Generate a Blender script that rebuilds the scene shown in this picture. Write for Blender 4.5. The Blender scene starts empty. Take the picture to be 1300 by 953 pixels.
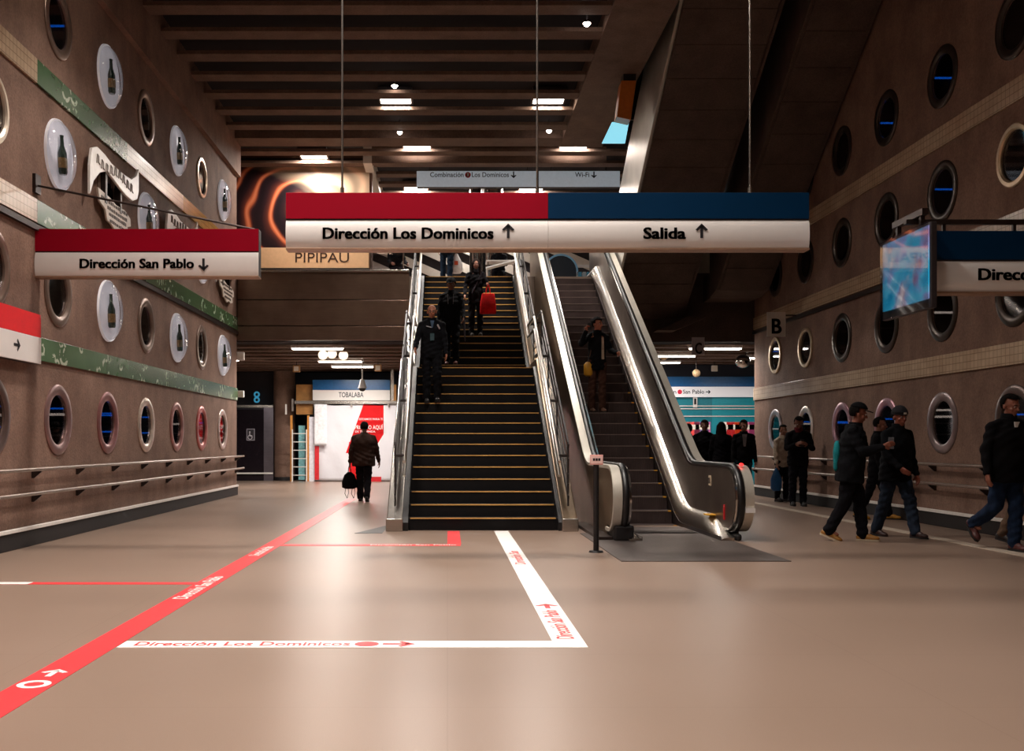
import bpy, bmesh, math, random
import numpy as np
from mathutils import Vector, Matrix, noise
random.seed(7)
S = bpy.context.scene
C = S.collection
PI = math.pi
R = math.radians

# ------------------------------------------------------------------ camera
F, CX, CY, H0 = 1288.0, 568.0, 562.0, 1.25      # focal length (px), vanishing point, eye height
cam_d = bpy.data.cameras.new('camera')
cam = bpy.data.objects.new('camera', cam_d); C.objects.link(cam)
cam.location = (0, 0, H0); cam.rotation_euler = (R(90), 0, 0)
cam_d.sensor_width = 36; cam_d.sensor_fit = 'HORIZONTAL'
cam_d.lens = F / 1300 * 36
cam_d.shift_x = (650 - CX) / 1300
cam_d.shift_y = (CY - 476.5) / 1300
cam_d.clip_end = 200
S.camera = cam

# ------------------------------------------------------------------ world and exposure
w = bpy.data.worlds.new('World'); S.world = w; w.use_nodes = True
w.node_tree.nodes['Background'].inputs[0].default_value = (0.6, 0.55, 0.6, 1)
w.node_tree.nodes['Background'].inputs[1].default_value = 0.0
S.view_settings.view_transform = 'Standard'
S.view_settings.look = 'None'
S.view_settings.gamma = 1.0
S.view_settings.use_curve_mapping = False
S.view_settings.exposure = 0.0

LAMP_W = 140.0          # watts of one hall ceiling lamp
MEZZ_W = 200.0           # upper-level lamps
UNDER_W = 118.0          # fluorescent lamps under the upper level

# ------------------------------------------------------------------ helpers
def P(x, y, Y):
    "photo pixel at depth Y -> point"
    return Vector(((x - CX) / F * Y, Y, H0 - (y - CY) / F * Y))
def PX(x, Y): return (x - CX) / F * Y
def PZ(y, Y): return H0 - (y - CY) / F * Y

def lin(h):
    h = h.lstrip('#'); o = []
    for i in (0, 2, 4):
        v = int(h[i:i+2], 16) / 255
        o.append(v / 12.92 if v <= .04045 else ((v + .055) / 1.055) ** 2.4)
    return (*o, 1)

class NT:
    def __init__(s, name):
        s.m = bpy.data.materials.new(name); s.m.use_nodes = True
        s.t = s.m.node_tree; s.b = s.t.nodes['Principled BSDF']
    def n(s, kind, **kw):
        nd = s.t.nodes.new('ShaderNode' + kind)
        for k, v in kw.items(): setattr(nd, k, v)
        return nd
    def l(s, a, b): s.t.links.new(a, b)
    def coord(s, scale=(1, 1, 1), rot=(0, 0, 0), loc=(0, 0, 0), out='Object'):
        tc = s.n('TexCoord'); mp = s.n('Mapping')
        mp.inputs['Scale'].default_value = scale; mp.inputs['Rotation'].default_value = rot; mp.inputs['Location'].default_value = loc
        s.l(tc.outputs[out], mp.inputs[0]); return mp.outputs[0]
    def noise(s, vec, scale, detail=5, rough=.55):
        nd = s.n('TexNoise'); nd.inputs['Scale'].default_value = scale
        nd.inputs['Detail'].default_value = detail; nd.inputs['Roughness'].default_value = rough
        s.l(vec, nd.inputs['Vector']); return nd.outputs['Fac']
    def ramp(s, fac, stops):
        nd = s.n('ValToRGB'); cr = nd.color_ramp
        while len(cr.elements) > 1: cr.elements.remove(cr.elements[0])
        cr.elements[0].position = stops[0][0]; cr.elements[0].color = stops[0][1]
        for p, c in stops[1:]:
            e = cr.elements.new(p); e.color = c
        s.l(fac, nd.inputs[0]); return nd.outputs[0]
    def mix(s, fac, a, b, mode='MIX'):
        nd = s.n('Mix', data_type='RGBA', blend_type=mode)
        for sock, v in ((nd.inputs[0], fac), (nd.inputs[6], a), (nd.inputs[7], b)):
            if hasattr(v, 'is_linked'): s.l(v, sock)
            else: sock.default_value = v
        return nd.outputs[2]
    def math(s, op, a, b=0.0):
        nd = s.n('Math', operation=op)
        for sock, v in ((nd.inputs[0], a), (nd.inputs[1], b)):
            if hasattr(v, 'is_linked'): s.l(v, sock)
            else: sock.default_value = v
        return nd.outputs[0]
    def bump(s, h, strength=.2, dist=.01):
        nd = s.n('Bump'); nd.inputs['Strength'].default_value = strength; nd.inputs['Distance'].default_value = dist
        s.l(h, nd.inputs['Height']); s.l(nd.outputs[0], s.b.inputs['Normal'])
    def base(s, c): 
        if hasattr(c, 'is_linked'): s.l(c, s.b.inputs['Base Color'])
        else: s.b.inputs['Base Color'].default_value = c
    def set(s, rough=.5, metal=0, spec=.5):
        s.b.inputs['Roughness'].default_value = rough; s.b.inputs['Metallic'].default_value = metal
        s.b.inputs['Specular IOR Level'].default_value = spec

_plain = {}
def plain(col, rough=.5, metal=0, emit=0, vary=.12, scale=14, spec=.5, bump=0):
    key = (col, rough, metal, emit, vary, scale, spec, bump)
    if key in _plain: return _plain[key]
    n = NT('surface_' + col.lstrip('#')); c = lin(col)
    v = n.coord(); f = n.noise(v, scale)
    lo = tuple(max(0, x * (1 - vary)) for x in c[:3]) + (1,); hi = tuple(min(1, x * (1 + vary)) for x in c[:3]) + (1,)
    col_o = n.ramp(f, [(.3, lo), (.7, hi)])
    n.base(col_o); n.set(rough, metal, spec)
    if emit:
        n.l(col_o, n.b.inputs['Emission Color']); n.b.inputs['Emission Strength'].default_value = emit
    if bump: n.bump(f, bump, .01)
    _plain[key] = n.m; return n.m

def fabric(col, sc=9):
    n = NT('fabric_' + col.lstrip('#')); c = lin(col); v = n.coord()
    f = n.noise(v, sc, 4, .6); g = n.noise(v, 260, 2)
    lo = tuple(x * .7 for x in c[:3]) + (1,); hi = tuple(min(1, x * 1.25) for x in c[:3]) + (1,)
    n.base(n.ramp(f, [(.3, lo), (.7, hi)])); n.set(.9, 0, .12)
    n.bump(n.math('ADD', n.math('MULTIPLY', f, 3.0), g), .5, .02)
    return n.m
_fab = {}
def fab(col, sc=9):
    if sum(lin(col)[:3]) < .06: col = '#' + ''.join('%02x' % int(int(col[i:i+2], 16)*.72) for i in (1, 3, 5))
    if (col, sc) not in _fab: _fab[(col, sc)] = fabric(col, sc)
    return _fab[(col, sc)]

def emitter(name, col, strength):
    n = NT(name); c = lin(col); n.base(c); n.set(.4)
    v = n.coord(); f = n.noise(v, 6)
    o = n.ramp(f, [(.0, tuple(x * .97 for x in c[:3]) + (1,)), (1, c)])
    n.l(o, n.b.inputs['Emission Color']); n.b.inputs['Emission Strength'].default_value = strength
    return n.m

# ---- mesh collector
class MB:
    def __init__(s): s.v = []; s.f = []; s.mi = []; s.cur = 0
    def add(s, vs, fs):
        o = len(s.v); s.v += [tuple(v) for v in vs]
        for f in fs: s.f.append(tuple(i + o for i in f)); s.mi.append(s.cur)
        return s
    def box(s, x0, x1, y0, y1, z0, z1):
        if x1 < x0: x0, x1 = x1, x0
        if y1 < y0: y0, y1 = y1, y0
        if z1 < z0: z0, z1 = z1, z0
        return s.add([(x0,y0,z0),(x1,y0,z0),(x1,y1,z0),(x0,y1,z0),(x0,y0,z1),(x1,y0,z1),(x1,y1,z1),(x0,y1,z1)],
              [(0,3,2,1),(4,5,6,7),(0,1,5,4),(1,2,6,5),(2,3,7,6),(3,0,4,7)])
    def prism(s, poly, axis, a, b):
        "poly: 2D points; axis 0: (y,z) along x, 1: (x,z) along y, 2: (x,y) along z"
        n = len(poly)
        ar = sum(poly[i][0]*poly[(i+1) % n][1] - poly[(i+1) % n][0]*poly[i][1] for i in range(n))
        if ar < 0: poly = poly[::-1]
        if a > b: a, b = b, a
        def mk(p, t): return ((t, p[0], p[1]), (p[0], t, p[1]), (p[0], p[1], t))[axis]
        vs = [mk(p, a) for p in poly] + [mk(p, b) for p in poly]
        fs = [tuple(range(n))[::-1], tuple(range(n, 2*n))] + [(i, (i+1) % n, n+(i+1) % n, n+i) for i in range(n)]
        if axis == 1: fs = [f[::-1] for f in fs]
        return s.add(vs, fs)
    def frame(s, d):
        d = Vector(d).normalized(); u = d.orthogonal().normalized(); return u, d.cross(u)
    def cyl(s, p0, p1, r0, r1=None, seg=12, caps=True):
        r1 = r0 if r1 is None else r1; p0 = Vector(p0); p1 = Vector(p1); u, v = s.frame(p1 - p0); vs = []; fs = []
        for p, r in ((p0, r0), (p1, r1)):
            for i in range(seg):
                a = 2*PI*i/seg; vs.append(p + (u*math.cos(a) + v*math.sin(a))*r)
        fs = [(i, (i+1) % seg, seg+(i+1) % seg, seg+i) for i in range(seg)]
        if caps: fs += [tuple(range(seg))[::-1], tuple(range(seg, 2*seg))]
        return s.add(vs, fs)
    def ell(s, c, r, seg=12, rings=8, M=None):
        c = Vector(c); vs = [Vector((0,0,-r[2]))]
        for j in range(1, rings):
            t = PI*j/rings - PI/2
            for i in range(seg):
                a = 2*PI*i/seg
                vs.append(Vector((r[0]*math.cos(t)*math.cos(a), r[1]*math.cos(t)*math.sin(a), r[2]*math.sin(t))))
        vs.append(Vector((0,0,r[2])))
        fs = [(0, 1+(i+1) % seg, 1+i) for i in range(seg)]
        for j in range(rings-2):
            for i in range(seg):
                a = 1+j*seg+i; b = 1+j*seg+(i+1) % seg; fs.append((a, b, b+seg, a+seg))
        t = len(vs)-1; o = 1+(rings-2)*seg
        fs += [(t, o+i, o+(i+1) % seg) for i in range(seg)]
        return s.add([c + (M @ v if M else v) for v in vs], fs)
    def cap(s, p0, p1, r0, r1, seg=10):
        s.cyl(p0, p1, r0, r1, seg); s.ell(p0, (r0,)*3, seg, 6); return s.ell(p1, (r1,)*3, seg, 6)
    def loft(s, rings, caps=True):
        n = len(rings[0]); vs = [p for r in rings for p in r]; fs = []
        for j in range(len(rings)-1):
            for i in range(n):
                a = j*n+i; b = j*n+(i+1) % n; fs.append((a, b, b+n, a+n))
        if caps: fs += [tuple(range(n))[::-1], tuple(range((len(rings)-1)*n, len(rings)*n))]
        return s.add(vs, fs)
    def sweep(s, path, prof, caps=True, fixed=None, closed=False):
        "sweep a closed 2D profile; fixed = side axis kept constant"
        rings = []; m = len(path)
        for i, p in enumerate(path):
            p = Vector(p); a = Vector(path[max(0, i-1)]); b = Vector(path[min(m-1, i+1)])
            d = (b - a).normalized()
            if fixed is not None:
                u = Vector(fixed); v = d.cross(u).normalized()
            else: u, v = s.frame(d)
            rings.append([p + u*q[0] + v*q[1] for q in prof])
        return s.loft(rings, caps)
    def tube(s, path, r, seg=8, fixed=(1,0,0)):
        return s.sweep(path, [(r*math.cos(2*PI*i/seg), r*math.sin(2*PI*i/seg)) for i in range(seg)], True, fixed)
    def lathe(s, prof, c, axis=(1,0,0), seg=32, close=True):
        "prof: (radius, along axis) loop"
        c = Vector(c); ax = Vector(axis).normalized(); u, v = s.frame(ax); n = len(prof); vs = []; fs = []
        for i in range(seg):
            a = 2*PI*i/seg; d = u*math.cos(a)+v*math.sin(a)
            vs += [c + d*r + ax*h for r, h in prof]
        for i in range(seg):
            for j in range(n if close else n-1):
                a = i*n+j; b = i*n+(j+1) % n; a2 = ((i+1) % seg)*n+j; b2 = ((i+1) % seg)*n+(j+1) % n
                fs.append((a, a2, b2, b))
        return s.add(vs, fs)
    def mesh(s, name, mats, smooth=None):
        me = bpy.data.meshes.new(name); me.from_pydata(s.v, [], s.f)
        mats = mats if isinstance(mats, (list, tuple)) else [mats]
        for m in mats: me.materials.append(m)
        if len(mats) > 1: me.polygons.foreach_set('material_index', s.mi)
        bm = bmesh.new(); bm.from_mesh(me); bmesh.ops.recalc_face_normals(bm, faces=bm.faces); bm.to_mesh(me); bm.free()
        if smooth is not None:
            me.polygons.foreach_set('use_smooth', [True]*len(me.polygons))
            me.set_sharp_from_angle(angle=R(smooth))
        me.update(); return me
    def build(s, name, mats, parent=None, smooth=None, bevel=0, loc=None):
        o = bpy.data.objects.new(name, s.mesh(name, mats, smooth)); C.objects.link(o)
        if parent: o.parent = parent
        if loc: o.location = loc
        if bevel:
            b = o.modifiers.new('bevel', 'BEVEL'); b.width = bevel; b.segments = 2; b.limit_method = 'ANGLE'; b.angle_limit = R(40)
        return o

def tag(o, label=None, cat=None, group=None, kind=None):
    if label: o['label'] = label
    if cat: o['category'] = cat
    if group: o['group'] = group
    if kind: o['kind'] = kind
    return o
def empty(name, loc=(0,0,0), rz=0, label=None, cat=None, group=None):
    o = bpy.data.objects.new(name, None); C.objects.link(o); o.location = loc; o.rotation_euler.z = rz
    o.empty_display_size = .1
    return tag(o, label, cat, group)
def struct(o): o['kind'] = 'structure'; return o
def inst(name, me, parent=None, loc=(0,0,0), rot=None, scale=None):
    o = bpy.data.objects.new(name, me); C.objects.link(o); o.location = loc
    if rot: o.rotation_euler = rot
    if scale: o.scale = scale
    if parent: o.parent = parent
    return o

PENDING = []
def text(name, body, mat, parent, loc, size, rot=(R(90), 0, 0), xs=1.0, bold=.0, align='LEFT', ext=.002, space=1.0):
    cu = bpy.data.curves.new(name, 'FONT'); cu.body = body; cu.size = size; cu.align_x = align; cu.align_y = 'CENTER'
    cu.offset = min(bold, .012) * size; cu.extrude = ext; cu.space_character = space; cu.resolution_u = 3
    t = bpy.data.objects.new(name + '_tmp', cu); C.objects.link(t)
    dg = bpy.context.evaluated_depsgraph_get()
    me = bpy.data.meshes.new_from_object(t.evaluated_get(dg)); me.name = name
    bpy.data.objects.remove(t); bpy.data.curves.remove(cu)
    if bold > .015:        # heavier strokes: overlapped copies of the outline
        bm = bmesh.new(); bm.from_mesh(me); bm.verts.index_update()
        base_v = [v.co.copy() for v in bm.verts]; idx = [[v.index for v in f.verts] for f in bm.faces]; bm.free()
        vs = []; fs = []
        for q, q2 in ((0, 0), (-1, .35), (1, .35), (-1, -.35), (1, -.35)):
            o_ = len(vs); vs += [(v.x + q*bold*size*.6, v.y + q2*bold*size*.6, v.z) for v in base_v]; fs += [[i + o_ for i in f] for f in idx]
        me2 = bpy.data.meshes.new(name); me2.from_pydata(vs, [], fs); me = me2
    me.materials.clear(); me.materials.append(mat)
    o = bpy.data.objects.new(name, me); C.objects.link(o); o.location = loc; o.rotation_euler = rot; o.scale = (xs, 1, 1)
    if parent: o.parent = parent
    return o
def arrow_poly(L, wd, hd, t):
    "upward arrow outline centred at 0, total length L, bar t, head width wd, head depth hd (open chevron head)"
    h = L/2
    return [[(-t/2, -h), (t/2, -h), (t/2, h-t*.9), (-t/2, h-t*.9)],
            [(0, h), (wd/2, h-hd), (wd/2-t*.75, h-hd-t*.45), (0, h-t*1.45)],
            [(0, h), (0, h-t*1.45), (-wd/2+t*.75, h-hd-t*.45), (-wd/2, h-hd)]]
def arrow(name, mat, parent, loc, L, rotz2d=0, rot=(R(90),0,0), t=None, th=.004):
    m = MB(); t = t or L*.19; c, s_ = math.cos(rotz2d), math.sin(rotz2d)
    for poly in arrow_poly(L, L*.85, L*.42, t):
        m.prism([(x*c - y*s_, x*s_ + y*c) for x, y in poly], 2, 0, th)
    o = m.build(name, mat, parent, loc=loc); o.rotation_euler = rot; return o

# ------------------------------------------------------------------ materials
def concrete(name, a, b, scale=1.0, boards=False):
    n = NT(name); v = n.coord(); va = n.coord((1, 1, .16))
    f1 = n.noise(v, 1.3*scale, 8, .62); f2 = n.noise(v, 34, 4, .6); f3 = n.noise(va, 3.2, 6, .6)
    col = n.ramp(f1, [(.3, lin(a)), (.72, lin(b))])
    col = n.mix(.3, col, n.ramp(f3, [(.32, (.45,.42,.4,1)), (.62, (1,1,1,1))]), 'MULTIPLY')
    col = n.mix(.5, col, n.ramp(f2, [(.35, (.5,.5,.5,1)), (.6, (1,1,1,1))]), 'MULTIPLY')
    n.base(col); n.set(.78, 0, .3)
    n.bump(n.math('ADD', f2, n.math('MULTIPLY', f1, .7)), .35, .02)
    return n.m
M_WALL = concrete('wall_concrete', '#765a4d', '#9c7d6d')
M_SLAT = concrete('slat_concrete', '#6b5448', '#806759', 1.6)
M_RAMP = concrete('ramp_concrete', '#52433c', '#66554c', 1.2)
M_VOID = plain('#1c1719', .9, vary=.2, scale=2)
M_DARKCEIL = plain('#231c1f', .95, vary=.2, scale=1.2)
M_BLACK = plain('#141214', .45, vary=.15)
M_RUBBER = plain('#0e0d0f', .38, vary=.15)
M_DARKMETAL = plain('#3a302d', .4, .7, vary=.15)
M_CREAM = plain('#d9cfc4', .5, vary=.05)
M_WHITE = plain('#e8e4e2', .4, vary=.04)
M_TRIM = plain('#e6e0da', .35, 0, vary=.06)
M_PLINTH = plain('#150f10', .6, vary=.25, scale=5)

def floor_mat():
    n = NT('polished_terrazzo'); v = n.coord()
    f1 = n.noise(v, .4, 2, .5); f2 = n.noise(v, 190, 2, .6)
    col = n.ramp(f1, [(.3, lin('#857062')), (.7, lin('#8f796b'))])
    col = n.mix(.2, col, n.ramp(f2, [(.4, (.5,.5,.5,1)), (.6, (1,1,1,1))]), 'MULTIPLY')
    br = n.n('TexBrick', offset=0.0); br.inputs['Scale'].default_value = 1.0
    br.inputs['Mortar Size'].default_value = .004; br.inputs['Brick Width'].default_value = 2.4; br.inputs['Row Height'].default_value = 1.2
    br.inputs['Color1'].default_value = br.inputs['Color2'].default_value = (1,1,1,1); br.inputs['Mortar'].default_value = (.62,.58,.55,1)
    n.l(v, br.inputs['Vector'])
    col = n.mix(.3, col, br.outputs['Color'], 'MULTIPLY')
    n.base(col); n.set(.3, 0, .42)
    n.b.inputs['Roughness'].default_value = .31
    return n.m
M_FLOOR = floor_mat()

def brushed(name, a, b, rough=.28, metal=.95, sc=(1, 60, 60), rot=(0,0,0)):
    n = NT(name); v = n.coord(sc, rot); f = n.noise(v, 2.2, 5, .6); g = n.noise(n.coord(), 1.7, 4)
    col = n.ramp(n.math('ADD', n.math('MULTIPLY', f, .4), n.math('MULTIPLY', g, .6)), [(.3, lin(a)), (.7, lin(b))])
    n.base(col); n.set(rough, metal); n.bump(f, .06, .003)
    return n.m
M_STEEL = brushed('brushed_steel', '#a09a94', '#cfc9c2', .26)
M_STEEL_BRIGHT = plain('#d9d6d2', .16, 1.0, vary=.05)
M_STEEL_PANEL = brushed('escalator_panel_steel', '#77695f', '#a3958a', .3, .9, (60, 1, 1))
M_CLAD = brushed('brown_cladding_steel', '#75634f', '#94806a', .33, .85, (60, 1, 2))
M_DECK = brushed('deck_aluminium', '#c9c2b6', '#e2dccf', .35, .55, (60, 60, 1))
M_FASCIA = brushed('fascia_metal', '#6d584c', '#8c7565', .34, .8, (1, 60, 60))

def tile_mat(name, a, b, size, print_=False):
    n = NT(name); v = n.coord((1, 1, 1), (0, R(90), 0)) ; 
    tc = n.n('TexCoord'); sx = n.n('SeparateXYZ'); n.l(tc.outputs['Object'], sx.inputs[0])
    cm = n.n('CombineXYZ'); n.l(sx.outputs['Y'], cm.inputs[0]); n.l(sx.outputs['Z'], cm.inputs[1])
    vec = cm.outputs[0]
    f = n.noise(vec, 1.5, 4)
    col = n.ramp(f, [(.3, lin(a)), (.7, lin(b))])
    br = n.n('TexBrick', offset=0.0); br.inputs['Scale'].default_value = 1.0
    br.inputs['Mortar Size'].default_value = .006; br.inputs['Brick Width'].default_value = size; br.inputs['Row Height'].default_value = size
    br.inputs['Color1'].default_value = (1,1,1,1); br.inputs['Color2'].default_value = (.86,.86,.86,1); br.inputs['Mortar'].default_value = (.45,.42,.4,1)
    n.l(vec, br.inputs['Vector'])
    if print_:
        for sc, thr, wd in ((1.9, .24, .05), (3.3, .2, .06)):
            vo = n.n('TexVoronoi', voronoi_dimensions='2D'); vo.inputs['Scale'].default_value = sc; n.l(vec, vo.inputs['Vector'])
            d = vo.outputs['Distance']
            sel = n.math('GREATER_THAN', n.noise(vec, sc*.45, 2), .5)
            ring = n.math('LESS_THAN', n.math('ABSOLUTE', n.math('SUBTRACT', d, thr)), wd)
            arc = n.math('GREATER_THAN', n.noise(vec, sc*2.6, 2), .5)
            fac = n.math('MULTIPLY', n.math('MULTIPLY', ring, sel), arc)
            col = n.mix(n.math('MULTIPLY', fac, .75), col, lin('#c9d2bd'))
        n.base(col)
    else:
        n.base(n.mix(.8, col, br.outputs['Color'], 'MULTIPLY'))
    n.set(.22, 0, .6); n.bump(br.outputs['Fac'], -.25, .004)
    return n.m
M_TILE = tile_mat('beige_band_tiles', '#b59a80', '#d0b79b', .1)
M_TILE_PALE = tile_mat('pale_band_tiles', '#dcc9b4', '#efe2d2', .1)  # paler copy of the beige tiles, painting in the lit stretch
M_TILE_OCHRE = tile_mat('ochre_band_tiles', '#a98a3f', '#c0a04f', .1)
M_GREEN = tile_mat('green_bubble_print', '#3d5a3c', '#4c6b49', .3, True)

def glass_mat(name, tint, refl=.12, rough=.03):
    n = NT(name); n.t.nodes.remove(n.b)
    tr = n.n('BsdfTransparent'); tr.inputs[0].default_value = lin(tint)
    gl = n.n('BsdfGlossy'); gl.inputs['Roughness'].default_value = rough
    fr = n.n('LayerWeight'); fr.inputs[0].default_value = .25
    fac = n.math('ADD', n.math('MULTIPLY', fr.outputs['Fresnel'], .7), refl)
    mx = n.n('MixShader'); n.l(fac, mx.inputs[0]); n.l(tr.outputs[0], mx.inputs[1]); n.l(gl.outputs[0], mx.inputs[2])
    n.l(mx.outputs[0], n.t.nodes['Material Output'].inputs[0])
    return n.m
M_PANE = glass_mat('porthole_glass', '#c9c9cf', .03)
M_DOME = glass_mat('clear_dome', '#f4f4f8', .05, .02)
M_BLUELED = emitter('blue_tube', '#1478ff', 1.6)
M_WHITETUBE = emitter('white_tube', '#ffe9cf', 1.4)
M_LAMP = emitter('lamp_diffuser', '#fff3e2', 22.0)
M_LAMP_COOL = emitter('cool_lamp_diffuser', '#eef6ff', 16.0)
M_BULB = emitter('spot_bulb', '#fff4ea', 40.0)

# ------------------------------------------------------------------ setting
WL, WR, WEND = -5.08, 7.4, 24.45          # left wall, right wall, where both walls end
Y0 = -12.0                                # the hall goes on behind the camera
ZC = 8.4                                  # underside of the ceiling slats
MZ, MYF = 5.28, 24.6                      # upper level floor and its front edge
FAR = 35.0

m = MB(); m.box(-11, 12, Y0, FAR + 1, -.3, 0)
struct(m.build('floor', M_FLOOR))

KY = [11.3 + 1.93*k for k in range(-2, 7)]       # porthole columns (index k+2)
ROWZ = [1.55, 3.22, 5.0, 6.72]
HR = .33
RZ0 = [0, 2.42, 4.1, 5.83]; RZ1 = [2.42, 4.1, 5.83, 7.6]

def wall_with_holes(name, X, out, holes, ztop):
    "front face at X with round openings, reveals, and a dark service void behind (out = +-1 away from the hall)"
    m = MB(); seg = 28
    ys = [Y0] + [KY[0] - .965 + 1.93*i for i in range(len(KY)+1)]; ys[-1] = WEND
    for r in range(4):
        z0, z1 = RZ0[r], RZ1[r]
        m.add([(X, ys[0], z0), (X, ys[1], z0), (X, ys[1], z1), (X, ys[0], z1)], [(0,1,2,3)])
        for i in range(len(KY)):
            y0, y1 = ys[i+1], ys[i+2]
            if (i, r) not in holes:
                m.add([(X,y0,z0),(X,y1,z0),(X,y1,z1),(X,y0,z1)], [(0,1,2,3)]); continue
            cy, cz = KY[i], ROWZ[r]
            angs = sorted([2*PI*k/seg for k in range(seg)] + [math.atan2(z-cz, y-cy) % (2*PI) for y in (y0,y1) for z in (z0,z1)])
            n = len(angs); vs = []
            for a in angs:
                c, s_ = math.cos(a), math.sin(a); vs.append((X, cy+HR*c, cz+HR*s_))
                t = min(((y1-cy)/c if c > 1e-9 else (y0-cy)/c if c < -1e-9 else 1e9), ((z1-cz)/s_ if s_ > 1e-9 else (z0-cz)/s_ if s_ < -1e-9 else 1e9))
                vs.append((X, cy+t*c, cz+t*s_))
            for a in angs: vs.append((X+out*.03, cy+HR*math.cos(a), cz+HR*math.sin(a)))
            fs = []
            for k in range(n):
                k2 = (k+1) % n; fs.append((2*k, 2*k+1, 2*k2+1, 2*k2)); fs.append((2*k, 2*k2, 2*n+k2, 2*n+k))
            m.add(vs, fs)
    m.add([(X,Y0,7.6),(X,WEND,7.6),(X,WEND,ztop),(X,Y0,ztop)], [(0,1,2,3)])
    B = X + out*1.3
    m.add([(X,WEND,0),(B,WEND,0),(B,WEND,ztop),(X,WEND,ztop)], [(0,1,2,3)])
    m.add([(X,Y0,0),(B,Y0,0),(B,Y0,ztop),(X,Y0,ztop)], [(0,1,2,3)])
    m.add([(X,Y0,ztop),(X,WEND,ztop),(B,WEND,ztop),(B,Y0,ztop)], [(0,1,2,3)])
    m.cur = 1
    m.add([(B,Y0,0),(B,WEND,0),(B,WEND,ztop),(B,Y0,ztop)], [(0,1,2,3)])
    return struct(m.build(name, [M_WALL, M_VOID]))

# what sits at each left-wall spot: P porthole, B bubble, L logo
LEFT = [['P']*9, ['P','P','P','P','B','P','B','P','B'], ['P','P','P','B','L','B','L','B','L'], ['P','P','P','P','B','P','B','P','B']]
holesL = {(i, r) for r in range(4) for i in range(9) if LEFT[r][i] in 'PL'}
holesR = {(i, r) for r in range(4) for i in range(1, 9)}
wl = wall_with_holes('wall_left', WL, -1, holesL, 8.9)
wr = wall_with_holes('wall_right', WR, 1, holesR, 12.4)

# rear wall of the hall, far walls
M_FARWALL = plain('#2a2428', .8, vary=.25, scale=2)
M_NAVY = plain('#161c2c', .7, vary=.2, scale=2)
struct(MB().box(WL-1.3, WR+1.3, Y0-.3, Y0, 0, 12.4).build('wall_rear', M_WALL))
struct(MB().box(-11, 12, FAR, FAR+.3, 0, MZ-1.6).build('wall_far', M_NAVY))
struct(MB().box(-11.3, -11, WEND, FAR, 0, 8.9).build('wall_far_left', M_FARWALL))
struct(MB().box(12, 12.3, WEND, FAR, 0, 12.4).build('wall_far_right', M_FARWALL))
struct(MB().box(-11, 12, FAR, FAR+.3, MZ, 12.4).build('wall_upper', plain('#b9aa98', .7, vary=.08, scale=2)))

# ceiling: dark soffit, concrete slats below it, longitudinal beam, dark high roof on the right
ceil = struct(MB().box(WL-1.3, 2.7, Y0, FAR, ZC+.32, ZC+.6).build('ceiling', M_DARKCEIL))  # dark colour stands in for the shaded sides of the beams
sl = MB().box(WL, 2.7, -.185, .185, 0, .07).mesh('slat', M_SLAT)
sl_far = MB().box(WL-1, 2.7, -.185, .185, 0, .07).mesh('slat', M_SLAT)
y = 16.77
while y > -8: y -= 1.04
ys = []
while y < 34.5: ys.append(y); y += 1.04
for y in ys:
    if abs(y - 24.05) < .3: continue
    inst('slat', sl if y < 24 else sl_far, ceil, (0, y, ZC))
MB().box(WL, 2.7, 23.75, 24.4, ZC-.02, ZC+.3).build('cross_beam', M_SLAT, ceil)
# ceiling beyond the beam on the upper level, right part
ceil2 = struct(MB().box(2.7, 9, 24.4, FAR, ZC+.32, ZC+.6).build('ceiling_upper', M_DARKCEIL))
sl2 = MB().box(2.7, 4.9, -.185, .185, 0, .07).mesh('slat', M_SLAT)
for y in ys:
    if y > 24.6: inst('slat', sl2, ceil2, (0, y, ZC))
struct(MB().box(2.7, 3.72, Y0, 24.4, ZC-.04, ZC+1.2).build('beam_long', M_SLAT))
struct(MB().box(WL-.1, WL+.1, Y0, WEND, 7.65, 8.85).build('beam_wall_top', M_WALL))
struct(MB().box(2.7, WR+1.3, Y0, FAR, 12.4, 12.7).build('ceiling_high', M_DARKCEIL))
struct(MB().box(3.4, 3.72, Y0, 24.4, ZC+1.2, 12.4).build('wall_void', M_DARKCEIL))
# cream border of the upper level ceiling coffer
cof = struct(MB().box(-2.12, -1.9, 25.5, 34, ZC-.12, ZC+.3).build('trim_1', M_CREAM))
struct(MB().box(-1.9, 4.0, 25.5, 25.72, ZC-.12, ZC+.3).build('trim_2', M_SLAT))

# upper level slab
m = MB(); m.box(-11, -.9, MYF-.1, FAR, 3.75, MZ); m.box(-.9, 4.0, MYF, FAR, 3.75, MZ); m.box(4.0, 12, MYF+.1, FAR, 3.75, MZ)
struct(m.build('floor_upper', plain('#8c7a6c', .5, vary=.1, scale=1.5)))
# its ceiling underneath, with slats
uc = struct(MB().box(-11, 12, MYF, FAR, 3.7, 3.75).build('ceiling_lower', M_DARKCEIL))
su = MB().box(-11, 12, -.16, .16, 0, .06).mesh('slat', M_SLAT)
for i in range(9): inst('slat', su, uc, (0, 25.5 + 1.04*i, 3.64))
# metal-clad front of the upper level, three stacked sheets
fa = struct(MB().box(-5.08, -.92, MYF-.1, MYF-.06, 3.72, 5.36).build('fascia', M_DARKMETAL))
for z0, z1 in ((4.71, 5.36), (4.08, 4.69), (3.72, 4.06)):
    MB().box(-5.06, -.92, MYF-.15, MYF-.1, z0, z1).build('panel', M_FASCIA, fa, bevel=.006)
MB().box(-5.08, -.92, MYF-.2, MYF-.05, 5.36, 5.42).build('coping', M_STEEL, fa, bevel=.01)
struct(MB().box(4.0, 9, MYF-.02, MYF+.1, 3.72, 5.36).build('fascia_right', M_RAMP))
# light strip let into the floor along the right wall
struct(MB().box(6.32, 6.5, 2, WEND, 0, .006).build('trim_3', plain('#cbbcab', .3, vary=.1)))

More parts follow.
